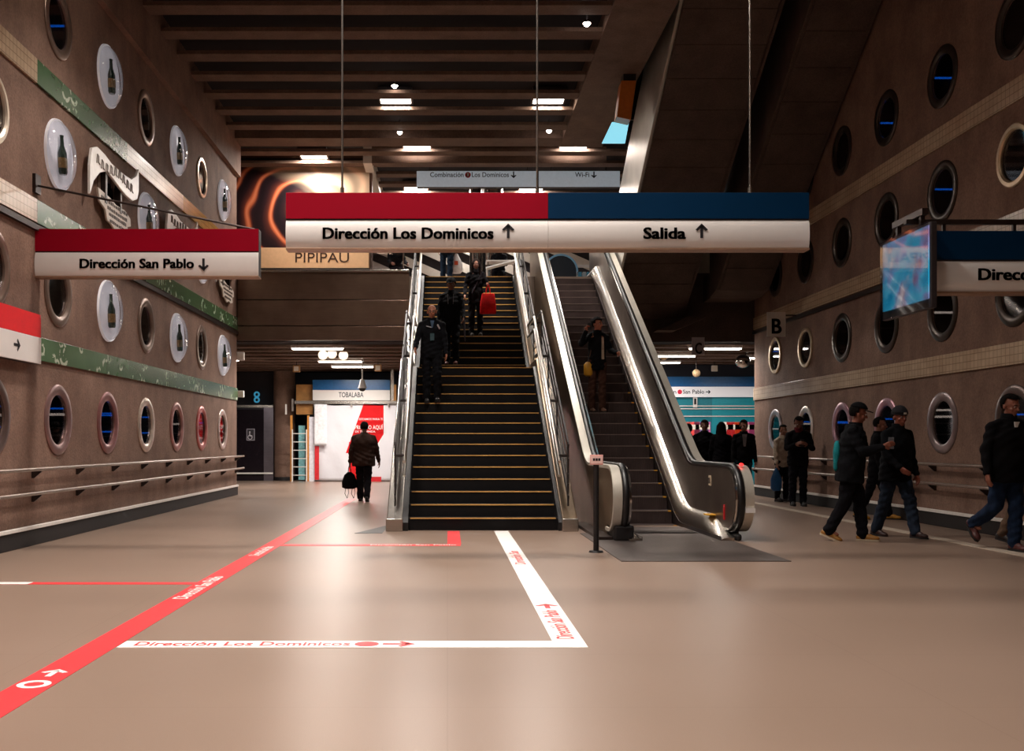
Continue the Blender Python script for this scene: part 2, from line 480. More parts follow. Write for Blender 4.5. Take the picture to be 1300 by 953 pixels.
# tile bands
nb = [3]
def band(X, out, z0, z1, y0, y1, mt):
    nb[0] += 1
    struct(MB().box(X, X-out*.03, y0, y1, z0, z1).build('trim_%d' % nb[0], mt, bevel=.004))
for z0, z1, segs in ((2.27, 2.56, [(Y0, 12.5, M_TILE), (12.5, WEND, M_GREEN)]), (3.96, 4.25, [(Y0, 12.5, M_TILE), (12.5, WEND, M_GREEN)]),
                     (5.68, 5.98, [(Y0, 12.5, M_TILE), (12.5, 16.0, M_GREEN), (16.0, 19.4, M_TILE_PALE), (19.4, WEND, M_TILE_OCHRE)])):
    for a, b, mt in segs: band(WL, -1, z0, z1, a, b, mt)
    band(WR, 1, z0, z1, Y0, WEND, M_TILE)
# projecting drip ledge under the second band
for X, o in ((WL, -1), (WR, 1)):
    nb[0] += 1; struct(MB().box(X, X-o*.05, Y0, WEND, 3.86, 3.93).build('trim_%d' % nb[0], M_DARKMETAL))

# plinths
for nm, X, o in (('left', WL, -1), ('right', WR, 1)):
    b = struct(MB().box(X, X-o*.035, Y0, WEND, 0, .205).build('baseboard_'+nm, M_PLINTH, bevel=.01))
    MB().box(X, X-o*.055, Y0, WEND, .2, .245).build('metal_strip', M_TRIM, b, bevel=.006)

# ------------------------------------------------------------------ portholes
ORD = {8: 'first', 7: 'second', 6: 'third', 5: 'fourth', 4: 'fifth', 3: 'sixth', 2: 'seventh', 1: 'eighth', 0: 'ninth'}
ROWN = ['lowest', 'second', 'third', 'top']
ring_prof = [(HR-.004, -.01), (HR-.004, .008), (HR+.03, .028), (.44, .026), (.46, .012), (.46, 0), (HR+.02, -.0)]
thin_prof = [(HR-.004, -.01), (HR-.004, .012), (HR+.02, .032), (.40, .03), (.415, .015), (.415, 0), (HR+.02, 0)]
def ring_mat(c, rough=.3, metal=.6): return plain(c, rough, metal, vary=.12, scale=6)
ringmesh = {}
STRIPS = {(-1, 3, 0): [('b', .16), ('w', .08), ('s', -.02), ('d', -.1), ('d', -.2)], (-1, 4, 0): [('b', .15), ('b', .12), ('s', 0), ('b', -.13), ('d', -.2)],
          (-1, 5, 0): [('b', .14), ('s', .03), ('b', -.13)], (-1, 6, 0): [('w', .06), ('s', -.03), ('d', -.12)], (-1, 7, 0): [('b', .12), ('s', 0), ('d', -.1), ('w', -.2)],
          (-1, 8, 0): [('w', .1), ('s', .0), ('d', -.08), ('w', -.18)], (-1, 2, 0): [('b', .12), ('w', .02), ('b', -.12)], (-1, 1, 0): [('b', .12), ('w', -.1)],
          (-1, 3, 3): [('b', .1)],
          (1, 8, 0): [('w', .02), ('d', -.1), ('s', -.2)], (1, 7, 0): [('b', .14), ('w', .1), ('d', -.05)], (1, 6, 0): [('b', .1), ('b', .08)], (1, 5, 0): [('b', .11), ('d', -.1)],
          (1, 4, 0): [('w', .2), ('w', .1), ('d', .0), ('s', -.08), ('d', -.17)], (1, 3, 0): [('b', .08), ('w', -.04)], (1, 2, 0): [('b', .1), ('w', -.1)],
          (1, 4, 1): [('w', .02)], (1, 8, 1): [('b', .12)], (1, 4, 2): [('b', .12)], (1, 4, 3): [('b', .1)], (1, 5, 3): [('b', .02)], (1, 5, 1): [('d', .0)]}
M_DIMTUBE = plain('#a89e98', .3, .5)
def porthole(X, out, i, r, col, word, wallname):
    o = empty('porthole_window', (X, KY[i], ROWZ[r]), 0, '%s porthole in the %s row of the %s, %s from its far corner' % (word, ROWN[r], wallname, ORD[i]), 'porthole')
    thin = word.startswith('bright'); k = (col, out, thin)
    if k not in ringmesh:
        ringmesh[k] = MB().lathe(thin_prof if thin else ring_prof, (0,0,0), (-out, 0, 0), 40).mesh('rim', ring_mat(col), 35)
    if ('g', out) not in ringmesh:
        ringmesh[('g', out)] = MB().cyl((out*.015,0,0), (out*.02,0,0), HR-.006, seg=32).mesh('pane', M_PANE)
    inst('rim', ringmesh[k], o); inst('pane', ringmesh[('g', out)], o)
    st_ = STRIPS.get((out, i, r))
    if st_:         # dark cheek behind the glass carrying horizontal light strips
        if ('c', out) not in ringmesh:
            ringmesh[('c', out)] = MB().box(out*.035, out*.7, .345, .37, -.36, .36).mesh('cheek', M_VOID)
            for nm_, mt_, h_ in (('b', M_BLUELED, .011), ('w', M_WHITETUBE, .016), ('s', M_STEEL, .05), ('d', M_DIMTUBE, .012)):
                ringmesh[('st'+nm_, out)] = MB().box(out*.035, out*.69, .32, .345, -h_, h_).mesh('light_strip' if nm_ != 's' else 'steel_bar', mt_)
        inst('cheek', ringmesh[('c', out)], o)
        for kd, dz in st_: inst('light_strip' if kd != 's' else 'steel_bar', ringmesh[('st'+kd, out)], o, (0, 0, dz))
LC = {8: ('#c9b3aa', 'pale-rimmed'), 7: ('#b9665f', 'red-pink-rimmed'), 6: ('#a97872', 'dusty-pink-rimmed'), 5: ('#d8c6b8', 'cream-rimmed'), 4: ('#9a6a68', 'mauve-rimmed'), 3: ('#927370', 'grey-mauve-rimmed')}  # pink, mauve and cream tints paint reflected light into the metal rims
RC = {8: ('#b9aeb4', 'lilac-grey-rimmed'), 7: ('#d6c9c0', 'cream-rimmed'), 6: ('#b98d9a', 'pink-rimmed'), 5: ('#b98d9a', 'pink-rimmed'), 4: ('#8f7f7f', 'steel-rimmed')}  # reflections painted into the rim colours on this wall too
WNL, WNR = 'bottle-bubble wall', 'wall beside the walkers'
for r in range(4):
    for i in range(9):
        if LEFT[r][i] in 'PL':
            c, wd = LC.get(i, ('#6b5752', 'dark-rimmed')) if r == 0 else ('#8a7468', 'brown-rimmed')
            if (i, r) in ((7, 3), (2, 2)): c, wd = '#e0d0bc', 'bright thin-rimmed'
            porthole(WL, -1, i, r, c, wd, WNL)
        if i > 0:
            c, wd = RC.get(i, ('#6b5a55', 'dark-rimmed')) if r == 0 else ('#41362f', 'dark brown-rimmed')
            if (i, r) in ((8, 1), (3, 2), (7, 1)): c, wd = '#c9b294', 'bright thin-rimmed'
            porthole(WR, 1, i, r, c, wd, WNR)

# bubbles with a bottle inside
dome_me = MB()
prof = [(.435*math.cos(a), .02+.17*math.sin(a)) for a in [PI/2*k/8 for k in range(9)]]
dome_me = dome_me.lathe([(max(1e-4, p), h) for p, h in prof], (0,0,0), (1,0,0), 36, close=False).mesh('dome', M_DOME, 60)
disc_me = MB().lathe([(1e-4, .0), (1e-4, .02), (.43, .02), (.455, .035), (.46, 0)], (0,0,0), (1,0,0), 36).mesh('backing', plain('#f0eef4', .35, vary=.06, scale=3, emit=.16), 35)  # slight glow added to brighten the white backing
bp = [(.0, -.25), (.07, -.25), (.085, -.22), (.085, .02), (.04, .12), (.034, .22), (.04, .25), (0, .25)]
bot_me = MB().lathe([(max(r_, 1e-4), h) for r_, h in bp], (0,0,0), (0,0,1), 16, close=False).mesh('bottle', plain('#2c3a30', .15, vary=.2), 40)
lab_me = MB().lathe([(.087, -.17), (.087, -.04), (.09, -.04), (.09, -.17)], (0,0,0), (0,0,1), 16).mesh('bottle_label', plain('#8a6f45', .4, vary=.4, scale=30), 40)
for r in range(4):
    for i in range(9):
        if LEFT[r][i] == 'B':
            o = empty('bubble_display', (WL, KY[i], ROWZ[r]), 0, 'clear domed bubble with a bottle inside, %s row, %s from the wall\'s far corner' % (ROWN[r], ORD[i]), 'advert')
            inst('backing', disc_me, o); b = inst('bottle', bot_me, o, (.06, 0, 0), (R(6), 0, 0), (.6, 1, 1)); inst('bottle_label', lab_me, b); inst('dome', dome_me, o)

# ribbon-shaped logo boards with a lettered board hanging below
M_RIBBON = plain('#efe9e4', .3, vary=.05)
M_GREYINK = plain('#8d847f', .5, vary=.2)
M_BROWNINK = plain('#4b3a31', .6, vary=.2)
def ribbon_logo(i, r, word):
    o = empty('ribbon_logo', (WL, KY[i], ROWZ[r]), 0, 'white wavy ribbon logo board with lettered plaque, %s' % word, 'advert board')
    top = [(-1.1, .1), (-1.02, .36), (-.8, .44), (-.5, .42), (-.2, .37), (.1, .36), (.45, .36), (.75, .38), (1.0, .5), (1.12, .64)]
    bot = [(1.12, .3), (1.05, .14), (.8, .05), (.5, .06), (.2, .1), (-.1, .16), (-.4, .2), (-.7, .1), (-.95, -.08), (-1.1, -.3)]
    m = MB().prism([(a, b) for a, b in top + bot], 0, .09, .13); rb = m.build('ribbon', M_RIBBON, o, bevel=.006)
    random.seed(i)
    for k in range(9):      # script strokes, too small to read in the photograph
        yy = -.85+k*.19; zz = .27 - .03*math.sin(k)
        m = MB(); m.tube([(.133, yy, zz-.07), (.136, yy+.03, zz+.06), (.136, yy+.08, zz+.04), (.136, yy+.07, zz-.04), (.133, yy+.14, zz-.06)], .009, 5, (1,0,0))
        m.build('script_stroke', M_GREYINK, rb)
    MB().box(0, .1, -.38, -.3, -.25, .2).build('strut', M_DARKMETAL, o); MB().box(0, .1, .3, .36, -.25, .2).build('strut', M_DARKMETAL, o)
    pl = [(-.5, -.16), (-.1, -.2), (.1, -.26), (.4, -.24), (.6, -.34), (.62, -.5), (.5, -.56), (.52, -.72), (.36, -.78), (.2, -.74), (.1, -.82), (-.08, -.72), (-.2, -.7), (-.26, -.5), (-.44, -.42)]
    pl = [(1.35*a, .72*b+.02) for a, b in pl]
    b = MB().prism(pl, 0, .06, .09).build('plaque', plain('#d8cdc2', .5, vary=.08), o, bevel=.004)
    for row, (z, a, e) in enumerate(((-.2, -.54, .6), (-.29, -.27, .64), (-.37, -.2, .6), (-.46, -.16, .5))):
        yy = a
        while yy < e:
            wd = random.uniform(.03, .09); MB().box(.09, .094, yy, yy+wd, z-.025, z+.025-random.random()*.015).build('letter_mark', M_BROWNINK, b); yy += wd+.025
ribbon_logo(4, 2, 'between two bubbles in full view')
ribbon_logo(6, 2, 'partly behind the San Pablo sign')
ribbon_logo(8, 2, 'at the far corner of the wall')

# ------------------------------------------------------------------ wall handrails
def wall_rail(X, o, z, label, y1):
    t = empty('handrail', (X, 14, z), 0, label, 'handrail')
    m = MB(); m.cyl((-o*.12, -18, 0), (-o*.12, y1-14, 0), .024, seg=10); m.build('bar', plain('#a2948a', .32, .9), t, smooth=40)
    br = MB().prism([(0, -.11), (0, -.02), (-o*.12, -.02), (-o*.12, -.035), (-o*.03, -.11)], 1, -.012, .012).mesh('bracket', M_DARKMETAL)
    y = 12.4-1.48*10
    while y < y1-.4: inst('bracket', br, t, (0, y-14, 0)); y += 1.48
for X, o, nm in ((WL, -1, 'bottle-bubble wall'), (WR, 1, 'wall beside the walkers')):
    wall_rail(X, o, .93, 'upper steel handrail along the foot of the '+nm, WEND+.25)
    wall_rail(X, o, .64, 'lower steel handrail along the foot of the '+nm, WEND+.25)

# ------------------------------------------------------------------ staircase
SX0, SX1, RIS, TRD = -.56, 1.58, .176, .30
def nose(n): return 14.5 + (n-1)*TRD if n <= 15 else 20.39 + (n-16)*TRD
def stair_line(off):
    return [(14.5, RIS+off), (18.7, 15*RIS+off), (20.1, 15*RIS+off), (20.39, 16*RIS+off), (24.59, 30*RIS+off)]
st = empty('staircase', (0, 0, 0), 0, 'wide black staircase with thirty steps edged in orange, climbing to the upper level', 'stairs')
M_STEP = plain('#0d0b0d', .6, vary=.2, scale=8, bump=.2, spec=.2)
M_FRAME = plain('#241d1b', .5, .2, vary=.15)
M_NOSE = plain('#cf9d58', .4, .0, vary=.25, scale=3)
se = MB().box(SX0, SX1, 0, TRD+.02, 0, RIS).mesh('step', M_STEP)
sn = MB().box(SX0+.03, SX1-.03, -.008, .028, RIS-.012, RIS+.004).mesh('nosing', M_NOSE)
for n in range(1, 31):
    if n == 15: o = MB().box(SX0, SX1, 0, 1.71, 0, RIS).build('step', M_STEP, st, loc=(0, nose(n), (n-1)*RIS))
    else: o = inst('step', se, st, (0, nose(n), (n-1)*RIS))
    inst('nosing', sn, o)
up = stair_line(-.2)
MB().prism(up + [(24.6, 4.6), (20.5, 2.1), (18.8, 1.95), (15.2, 0)], 0, SX0, SX1).build('underside', M_DARKMETAL, st)
cop = [(14.36, 0), (14.36, .17), (14.5, .26)] + [(y, z) for y, z in stair_line(.16)[1:]] + [(24.7, 5.44), (24.7, 4.5), (20.5, 2.0), (18.8, 1.85), (15.2, 0)]
for a, b in ((-.86, -.64), (1.63, 1.84)):
    MB().prism(cop, 0, a, b).build('parapet', M_STEEL if a < 0 else M_CLAD, st, bevel=.012)
    MB().box(a-.01, b+.01, 14.3, 14.4, 0, .18).build('end_block', M_STEEL, st, bevel=.01)
for a, b in ((-.64, SX0), (SX1, 1.63)):
    MB().prism([(14.4, 0), (14.4, .12)] + [(y, z) for y, z in stair_line(.02)] + [(24.62, 4.6), (20.5, 2.1), (18.8, 1.95), (15.2, 0)], 0, a, b).build('stringer', M_BLACK, st)

M_RAILTUBE = plain('#b9b2aa', .28, 1.0, vary=.06)
def stair_railing(xp, xh, label):
    t = empty('stair_railing', (xp, 14.4, 0), 0, label, 'railing')
    dx = xh - xp
    def path(off, x): return [(x, y-14.4, z) for y, z in [(14.5, RIS+off)] + stair_line(off)[1:]]
    secs = [((14.55), 18.55), (18.85, 20.2), (20.5, 24.6)]
    def zl(Y):
        L = stair_line(0)
        for (a, za), (b, zb) in zip(L, L[1:]):
            if Y <= b: return za + (zb-za)*(Y-a)/(b-a)
        return L[-1][1]
    hb = [(dx, y-14.4, z) for y, z in [(14.45, .98)] + [(y, z) for y, z in stair_line(.93)][1:]]
    MB().tube(hb, .026, 10).build('handrail', M_RAILTUBE, t, smooth=50)
    hb2 = [(dx, y-14.4, z) for y, z in [(14.5, .78)] + [(y, z) for y, z in stair_line(.7)][1:]]
    MB().tube(hb2, .02, 10).build('lower_handrail', M_RAILTUBE, t, smooth=50)
    for Y in [14.55, 16.0, 17.4, 18.6, 20.3, 21.7, 23.1, 24.5]:
        z = zl(Y)
        MB().box(-.012, .012, Y-14.4-.035, Y-14.4+.035, z+.14, z+1.06).build('post', M_FRAME, t, bevel=.004)
        MB().box(min(0, dx), max(0, dx), Y-14.41, Y-14.39, z+.84, z+.88).build('arm', M_FRAME, t)
    for off in (1.03, .3):
        MB().sweep([(0, y-14.4, z) for y, z in stair_line(off)], [(-.012, -.03), (.012, -.03), (.012, .03), (-.012, .03)], True, (1,0,0)).build('frame_bar', M_FRAME, t)
    for off, r in ((.48, .012), (.62, .012), (.84, .012)):
        MB().tube([(0, y-14.4, z) for y, z in stair_line(off)], r, 6).build('infill_bar', M_FRAME, t, smooth=50)
stair_railing(-.75, -.62, 'steel stair railing on the side of the bald man and the banner')
stair_railing(1.73, 1.6, 'steel stair railing beside the escalator cladding')

# ------------------------------------------------------------------ escalator
EX0, EX1 = 2.48, 3.48
_ez = []; z = 0; yy = 12.0
def _ss(t): t = max(0, min(1, t)); return t*t*(3-2*t)
while yy < 27:
    _ez.append((yy, z)); z += .02*.577*_ss((yy-14.9)/.9)*(1-_ss((yy-24.15)/.7)); yy += .02
def escz(Y):
    i = int((Y-12.0)/.02); i = max(0, min(len(_ez)-1, i)); return _ez[i][1]
es = empty('escalator', (0, 0, 0), 0, 'steel escalator with dark ridged steps rising beside the staircase', 'escalator')
def step_mat():
    n = NT('ridged_escalator_step'); v = n.coord(); sx = n.n('SeparateXYZ'); n.l(v, sx.inputs[0])
    w_ = n.math('SINE', n.math('MULTIPLY', sx.outputs[0], 2*PI/.02))
    f = n.noise(v, 3)
    n.base(n.ramp(f, [(.3, lin('#453836')), (.7, lin('#574846'))])); n.set(.5, .5); n.bump(w_, .5, .01)
    return n.m
M_ESTEP = step_mat()
est = MB(); est.box(EX0+.01, EX1-.01, 0, .42, -.2, 0)
em = est.mesh('step', M_ESTEP)
enm = MB().box(EX0+.02, EX1-.02, -.006, .02, -.012, .003).mesh('nosing', plain('#8a7a72', .4, .6))
eym = MB().box(EX1-.07, EX1-.02, -.008, .03, -.014, .005).mesh('yellow_edge', plain('#d79a2c', .5))
Y = 15.2; lastz = -.2
n_ = 0
k = 0
for k in range(-3, 27):
    zt = k*.2
    Yk = 15.35 + k*.3466
    if k <= 0: zt = min(zt, 0) * 0 + (.005 if k == 0 else .003); Yk = 15.0 + k*.35 if k < 0 else 15.3
    o = inst('step', em, es, (0, Yk, zt)); inst('nosing', enm, o)
    if k < 12: inst('yellow_edge', eym, o)
def bal_path(y1=26.2, off=0.0, r=.42):
    pts = []
    for i in range(15):
        a = -PI*.55 - PI*.0 - i*(PI*.95)/14
        pts.append((13.2 + (r+off)*math.cos(a), .53 + (r+off)*math.sin(a)))
    pts = [(13.45, .53 - r - off)] + [(13.2 - (r+off)*math.sin(t), .53 - (r+off)*math.cos(t)) for t in [PI*i/16 for i in range(0, 17)]]
    yy = 13.45
    while yy < y1:
        pts.append((yy, .95 + off + escz(yy))); yy += .18
    return pts
def rib(path, xa, xb, th, name, mat, smooth=60):
    m = MB()
    m.sweep([(0, y, z) for y, z in path], [(xa, -th/2), (xb, -th/2), (xb, th/2), (xa, th/2)], True, (1, 0, 0))
    return m.build(name, mat, es, smooth=smooth)
def bal(side):
    c = lambda d: EX1 + d if side > 0 else EX0 - d      # d outward from the step edge
    # inner decking (curved polished strip at the foot of the panel)
    rings = []; ys = [12.9 + .15*i for i in range(int((26.2-12.9)/.15))]
    for y in ys:
        b = escz(y); t = _ss((y-12.8)/1.3)
        rings.append([(c(.005), y, b-.12), (c(.005), y, b+.02+.07*t), (c(.03), y, b+.03+.12*t), (c(.075), y, b+.04+.185*t), (c(.12), y, b+.04+.225*t), (c(.17), y, b+.04+.245*t), (c(.17), y, b-.12)])
    MB().loft(rings).build('inner_decking', plain('#c4bcb2', .27, 1.0, vary=.08), es, smooth=50)
    sk = [[(c(.0), y, escz(y)-.25), (c(.0), y, escz(y)+.06), (c(.006), y, escz(y)+.06), (c(.006), y, escz(y)-.25)] for y in ys]
    MB().loft(sk).build('skirt', M_DARKMETAL, es)
    top = bal_path(26.2, -.03)
    low = []
    yy = 26.0
    while yy > 13.2: low.append((yy, max(0.0, escz(yy)-.25))); yy -= .25
    MB().prism(top + low + [(13.2, 0.05)], 0, c(.16), c(.27)).build('balustrade_panel', M_STEEL_PANEL, es)
    cl = []
    yy = 26.0
    while yy > 13.2: cl.append((yy, max(0.0, escz(yy)-1.15))); yy -= .25
    MB().prism(top + cl + [(13.3, 0.0)], 0, c(.27), c(.36)).build('outer_cladding', M_CLAD, es)
    hp = bal_path(26.2, .012)
    o = MB().sweep([(c(.225), y, z) for y, z in hp], [(.042*math.cos(2*PI*i/10), .028*math.sin(2*PI*i/10)) for i in range(10)], True, (1,0,0)).build('handrail', M_RUBBER, es, smooth=60)
    rib([(y, z) for y, z in bal_path(26.2, -.012)], c(.275), c(.39), .045, 'outer_deck', M_DECK)
    rib([(y, z) for y, z in bal_path(26.2, -.02)], c(.155), c(.185), .03, 'guide_profile', M_STEEL_BRIGHT)
    MB().box(c(.19 if side > 0 else .1), c(.36 if side < 0 else .27), 12.9, 13.5, 0, .2 if side < 0 else .09).build('newel_base', M_BLACK, es, bevel=.03)
bal(1); bal(-1)
MB().box(EX0-.55, EX0-.36, 13.0, 15.5, 0, .045).build('base_kerb', M_DARKMETAL, es)
M_PLATE = brushed('landing_plate_steel', '#4e4644', '#6a605c', .42, .7, (40, 1, 40))
lp = MB().box(1.83, 3.62, 10.68, 14.0, 0, .008); lp.box(EX0, EX1, 13.9, 14.95, 0, .008)
MB_ = lp.build('landing_plate', M_PLATE, es)
cm = MB()
for i in range(40): cm.box(EX0+.02+i*.024, EX0+.032+i*.024, 14.0, 14.32, .008, .014)
cm.build('comb', M_DARKMETAL, es)
# plates and stickers on the right-hand panel
pp = MB().box(3.632, 3.64, 14.0, 14.12, .66, .80).build('notice_plate', plain('#cdb79c', .5), es)
for i in range(3): MB().box(3.628, 3.632, 14.025+i*.035, 14.037+i*.035, .69, .77).build('pictogram_bar', M_BLACK, pp)
MB().box(3.625, 3.64, 13.3, 13.345, .24, .44).build('stop_label', plain('#c01820', .4), es, bevel=.004)
ys_ = MB().box(3.52, 3.66, 13.75, 13.95, .265, .28).build('yellow_sticker', plain('#e0a52c', .5), es)
MB().ell((3.78, 13.05, .97), (.03, .03, .02)).build('indicator_light', emitter('red_indicator', '#ff2a2a', 2.5), es, smooth=60)
MB().box(3.75, 3.87, 12.745, 12.77, .37, .43).build('serial_tag', M_WHITE, es)

# post with a small notice in front of the escalator
bpst = empty('notice_post', (1.70, 11.6, 0), 0, 'slim black post carrying a small pink and white notice, before the escalator', 'post')
MB().cyl((0,0,0), (0,0,.02), .085, .075, 20).build('base', M_BLACK, bpst, smooth=40)
MB().cyl((0,0,.02), (0,0,1.02), .032, seg=14).build('pole', M_BLACK, bpst, smooth=40)
sg = MB().box(-.075, .075, -.04, -.03, 1.0, 1.115).build('notice', plain('#e6a9a2', .5), bpst, bevel=.004)
MB().box(-.068, .068, -.043, -.04, 1.015, 1.1).build('notice_field', plain('#edc8c2', .5), sg)
for i in range(3): MB().box(-.042+i*.03, -.018+i*.03, -.045, -.043, 1.045, 1.075).build('print_block', M_BLACK, sg)

# ------------------------------------------------------------------ upper flights crossing over the right-hand side
def flight(name, x0, x1, Yb, zb, slope, Yt, side_h, m_side, label, thick=.5):
    t = empty(name, (0, Yb, zb), 0, label, 'ramp')
    L = Yb - Yt
    und = [(0, 0), (-L, L*slope), (-L, L*slope+thick), (0, thick), (1.6, thick), (1.6, -.1), (.5, -.1)]
    MB().prism(und, 0, x0, x1).build('soffit_slab', M_RAMP, t)
    jb = MB()
    n = int(L/.62)
    bl = MB().box(x0+.02, x1-.02, 0, .6, -.012, .0)
    for i in range(n):
        bd = MB().prism([(-i*.62, i*.62*slope-.0), (-(i*.62+.6), (i*.62+.6)*slope), (-(i*.62+.6), (i*.62+.6)*slope-.018), (-i*.62, i*.62*slope-.018)], 0, x0+.03, x1-.03)
        bd.build('form_board', M_RAMP, t)
    side = [(.6, -.1), (0, 0), (-L, L*slope), (-L, L*slope+side_h), (0, side_h), (.6, side_h-.25)]
    MB().prism(side, 0, x0-.05, x0+.03).build('side_panel', m_side, t, bevel=.01)
    MB().prism(side, 0, x1-.03, x1+.05).build('side_panel', M_RAMP, t)
    return t
flight('upper_escalator', 3.98, 5.66, 24.7, 4.2, .6, 11.5, 1.9, brushed('flight_side_steel', '#a8a199', '#c9c3ba', .42, .6, (60, 1, 1)), 'steel-sided upper flight with dark underside passing above the blue sign')
flight('upper_ramp', 6.2, 7.3, 23.2, 4.75, .66, 11.8, 1.9, M_RAMP, 'concrete upper ramp slanting between the steel flight and the porthole wall')
# corbel under the flight
tag(MB().prism([(4.98, 3.92), (5.42, 3.92), (6.2, 4.25), (5.72, 4.25)], 1, 24.1, 24.59).build('corbel', M_RAMP), 'small slanted concrete corbel below the upper flights', 'corbel')

# ------------------------------------------------------------------ hanging signs
M_SRED = plain('#96001f', .5, vary=.05, scale=2, spec=.12)
M_SBLUE = plain('#002c4e', .5, vary=.06, scale=2, spec=.12)
M_SWHITE = plain('#e2ddda', .35, vary=.03, scale=3)
M_INK = plain('#17131a', .5, vary=.1)
M_HOUSE = plain('#2a2326', .5)

def fit_text(name, body, mat, parent, Y, x0, x1, yc, cap, bold=.02, off=0):
    "lettering on a plane facing the camera, fitted between pixel columns"
    a, b = PX(x0, Y), PX(x1, Y); size = cap / F * Y / .72
    o = text(name, body, mat, parent, (0, 0, 0), size, bold=bold)
    xs = [v.co.x for v in o.data.vertices]; wd = max(xs) - min(xs)
    s_ = (b - a) / wd; o.scale = (s_, 1, 1)
    o.location = (a - min(xs)*s_, Y - off, PZ(yc, Y))
    # one object per word
    ctr = sorted((min(o.data.vertices[i].co.x for i in p.vertices), max(o.data.vertices[i].co.x for i in p.vertices)) for p in o.data.polygons)
    cuts = []; end = ctr[0][1]
    for lo_, hi_ in ctr:
        if lo_ - end > .13*size: cuts.append((lo_ + end)/2)
        end = max(end, hi_)
    if cuts and ' ' in body:
        polys = [tuple(p.vertices) for p in o.data.polygons]; co = [v.co.copy() for v in o.data.vertices]; groups = {}
        for p in polys:
            groups.setdefault(sum(co[p[0]].x > c for c in cuts), []).append(p)
        for k in sorted(groups):
            used = sorted({i for p in groups[k] for i in p}); ix = {i: j for j, i in enumerate(used)}
            me = bpy.data.meshes.new(name); me.from_pydata([co[i] for i in used], [], [[ix[i] for i in p] for p in groups[k]]); me.materials.append(mat)
            inst(name, me, parent, o.location, o.rotation_euler, o.scale)
        bpy.data.objects.remove(o); return None
    return o
def sign_box(name, label, Y, x0, x1, y0, ym, y1, parts, cables=(), depth=.16, X1=None):
    xa, xb = PX(x0, Y), (PX(x1, Y) if X1 is None else X1); za, zm, zb = PZ(y0, Y), PZ(ym, Y), PZ(y1, Y)
    t = empty(name, (0, 0, 0), 0, label, 'sign')
    MB().box(xa, xb, Y+.01, Y+depth, zb, za).build('housing', M_HOUSE, t, bevel=.006)
    for px0, px1, mt in parts:
        a, b = PX(px0, Y), (PX(px1, Y) if px1 is not None else xb)
        MB().box(a, b-.003, Y-.004, Y+.01, zm+.008, za).build('colour_panel', mt, t, bevel=.003)
        m = MB(); n = 8; dz = zm-.008-zb; pr = []
        for i in range(n+1):
            u = i/n; pr.append((Y+.008-.03*math.sin(u*PI)**.6 if 0 < u < 1 else Y+.008, zm-.008-dz*u))
        m.prism(pr + [(Y+.01, zb), (Y+.01, zm-.008)], 0, a, b-.003); m.build('white_panel', M_SWHITE, t, smooth=35)
    MB().box(xa, xb, Y-.012, Y+depth, zb-.02, zb).build('bottom_lip', plain('#a5856f', .4, .4), t, bevel=.003)
    for cx, ztop in cables:
        X = PX(cx, Y+.08)
        MB().cyl((X, Y+.08, za), (X, Y+.08, ztop), .011, seg=8).build('cable', M_STEEL, t, smooth=40)
        MB().cyl((X, Y+.08, za), (X, Y+.08, za+.07), .02, seg=8).build('ferrule', M_STEEL, t, smooth=40)
    return t
Ym = 10.2
ms = sign_box('direction_sign', 'long hanging sign reading Dirección Los Dominicos and Salida, red and blue over white', Ym, 363, 1027.5, 244.5, 278.5, 314.5,
              [(363, 696, M_SRED), (696, None, M_SBLUE)], [(434.5, ZC+.02), (682, ZC+.02), (952, ZC-.03)])
fit_text('lettering', 'Dirección Los Dominicos', M_INK, ms, Ym, 410, 626.5, 297.5, 14.5, .04, .028)
fit_text('lettering', 'Salida', M_INK, ms, Ym, 816, 870, 297.5, 14.5, .04, .028)
for ax in (645, 890): arrow('arrow', M_INK, ms, (PX(ax, Ym), Ym-.024, PZ(293.5, Ym)), 18.5/F*Ym)
Yl = 12.5
ls = sign_box('direction_sign', 'wall-bracketed hanging sign reading Dirección San Pablo, red over white', Yl, 43.5, 328.5, 290.5, 319.5, 350, [(43.5, None, M_SRED)])
fit_text('lettering', 'Dirección San Pablo', M_INK, ls, Yl, 102, 247, 335.5, 12, .04, .028)
arrow('arrow', M_INK, ls, (PX(259, Yl), Yl-.024, PZ(336.5, Yl)), 16/F*Yl, PI)
MB().cyl((WL+.02, 12.5, 4.42), (PX(322, 12.5), 12.55, PZ(290, 12.5)), .014, seg=8).build('stay_rod', M_DARKMETAL, ls)
MB().box(WL, WL+.04, 12.42, 12.58, 4.32, 4.55).build('wall_bracket', M_DARKMETAL, ls)
Yr = 9.7
rs = sign_box('direction_sign', 'blue over white sign on a bracket arm reading Dirección, beside the bright screen', Yr, 1187, 1550, 293, 330.5, 370, [(1187, None, M_SBLUE)], X1=WR-.02)
fit_text('lettering', 'Dirección San Pablo', M_INK, rs, Yr, 1240, 1432, 349.5, 15, .04, .028)
arrow('arrow', M_INK, rs, (PX(1452, Yr), Yr-.024, PZ(349.5, Yr)), 18/F*Yr, -PI/2)
MB().box(PX(1153, Yr), WR, Yr+.04, Yr+.1, PZ(283, Yr), PZ(277, Yr)).build('support_arm', M_DARKMETAL, rs, bevel=.005)
for ax in (1200, 1290, 1400): MB().box(PX(ax, Yr), PX(ax, Yr)+.03, Yr+.05, Yr+.08, PZ(293, Yr), PZ(280, Yr)).build('hanger', M_DARKMETAL, rs)
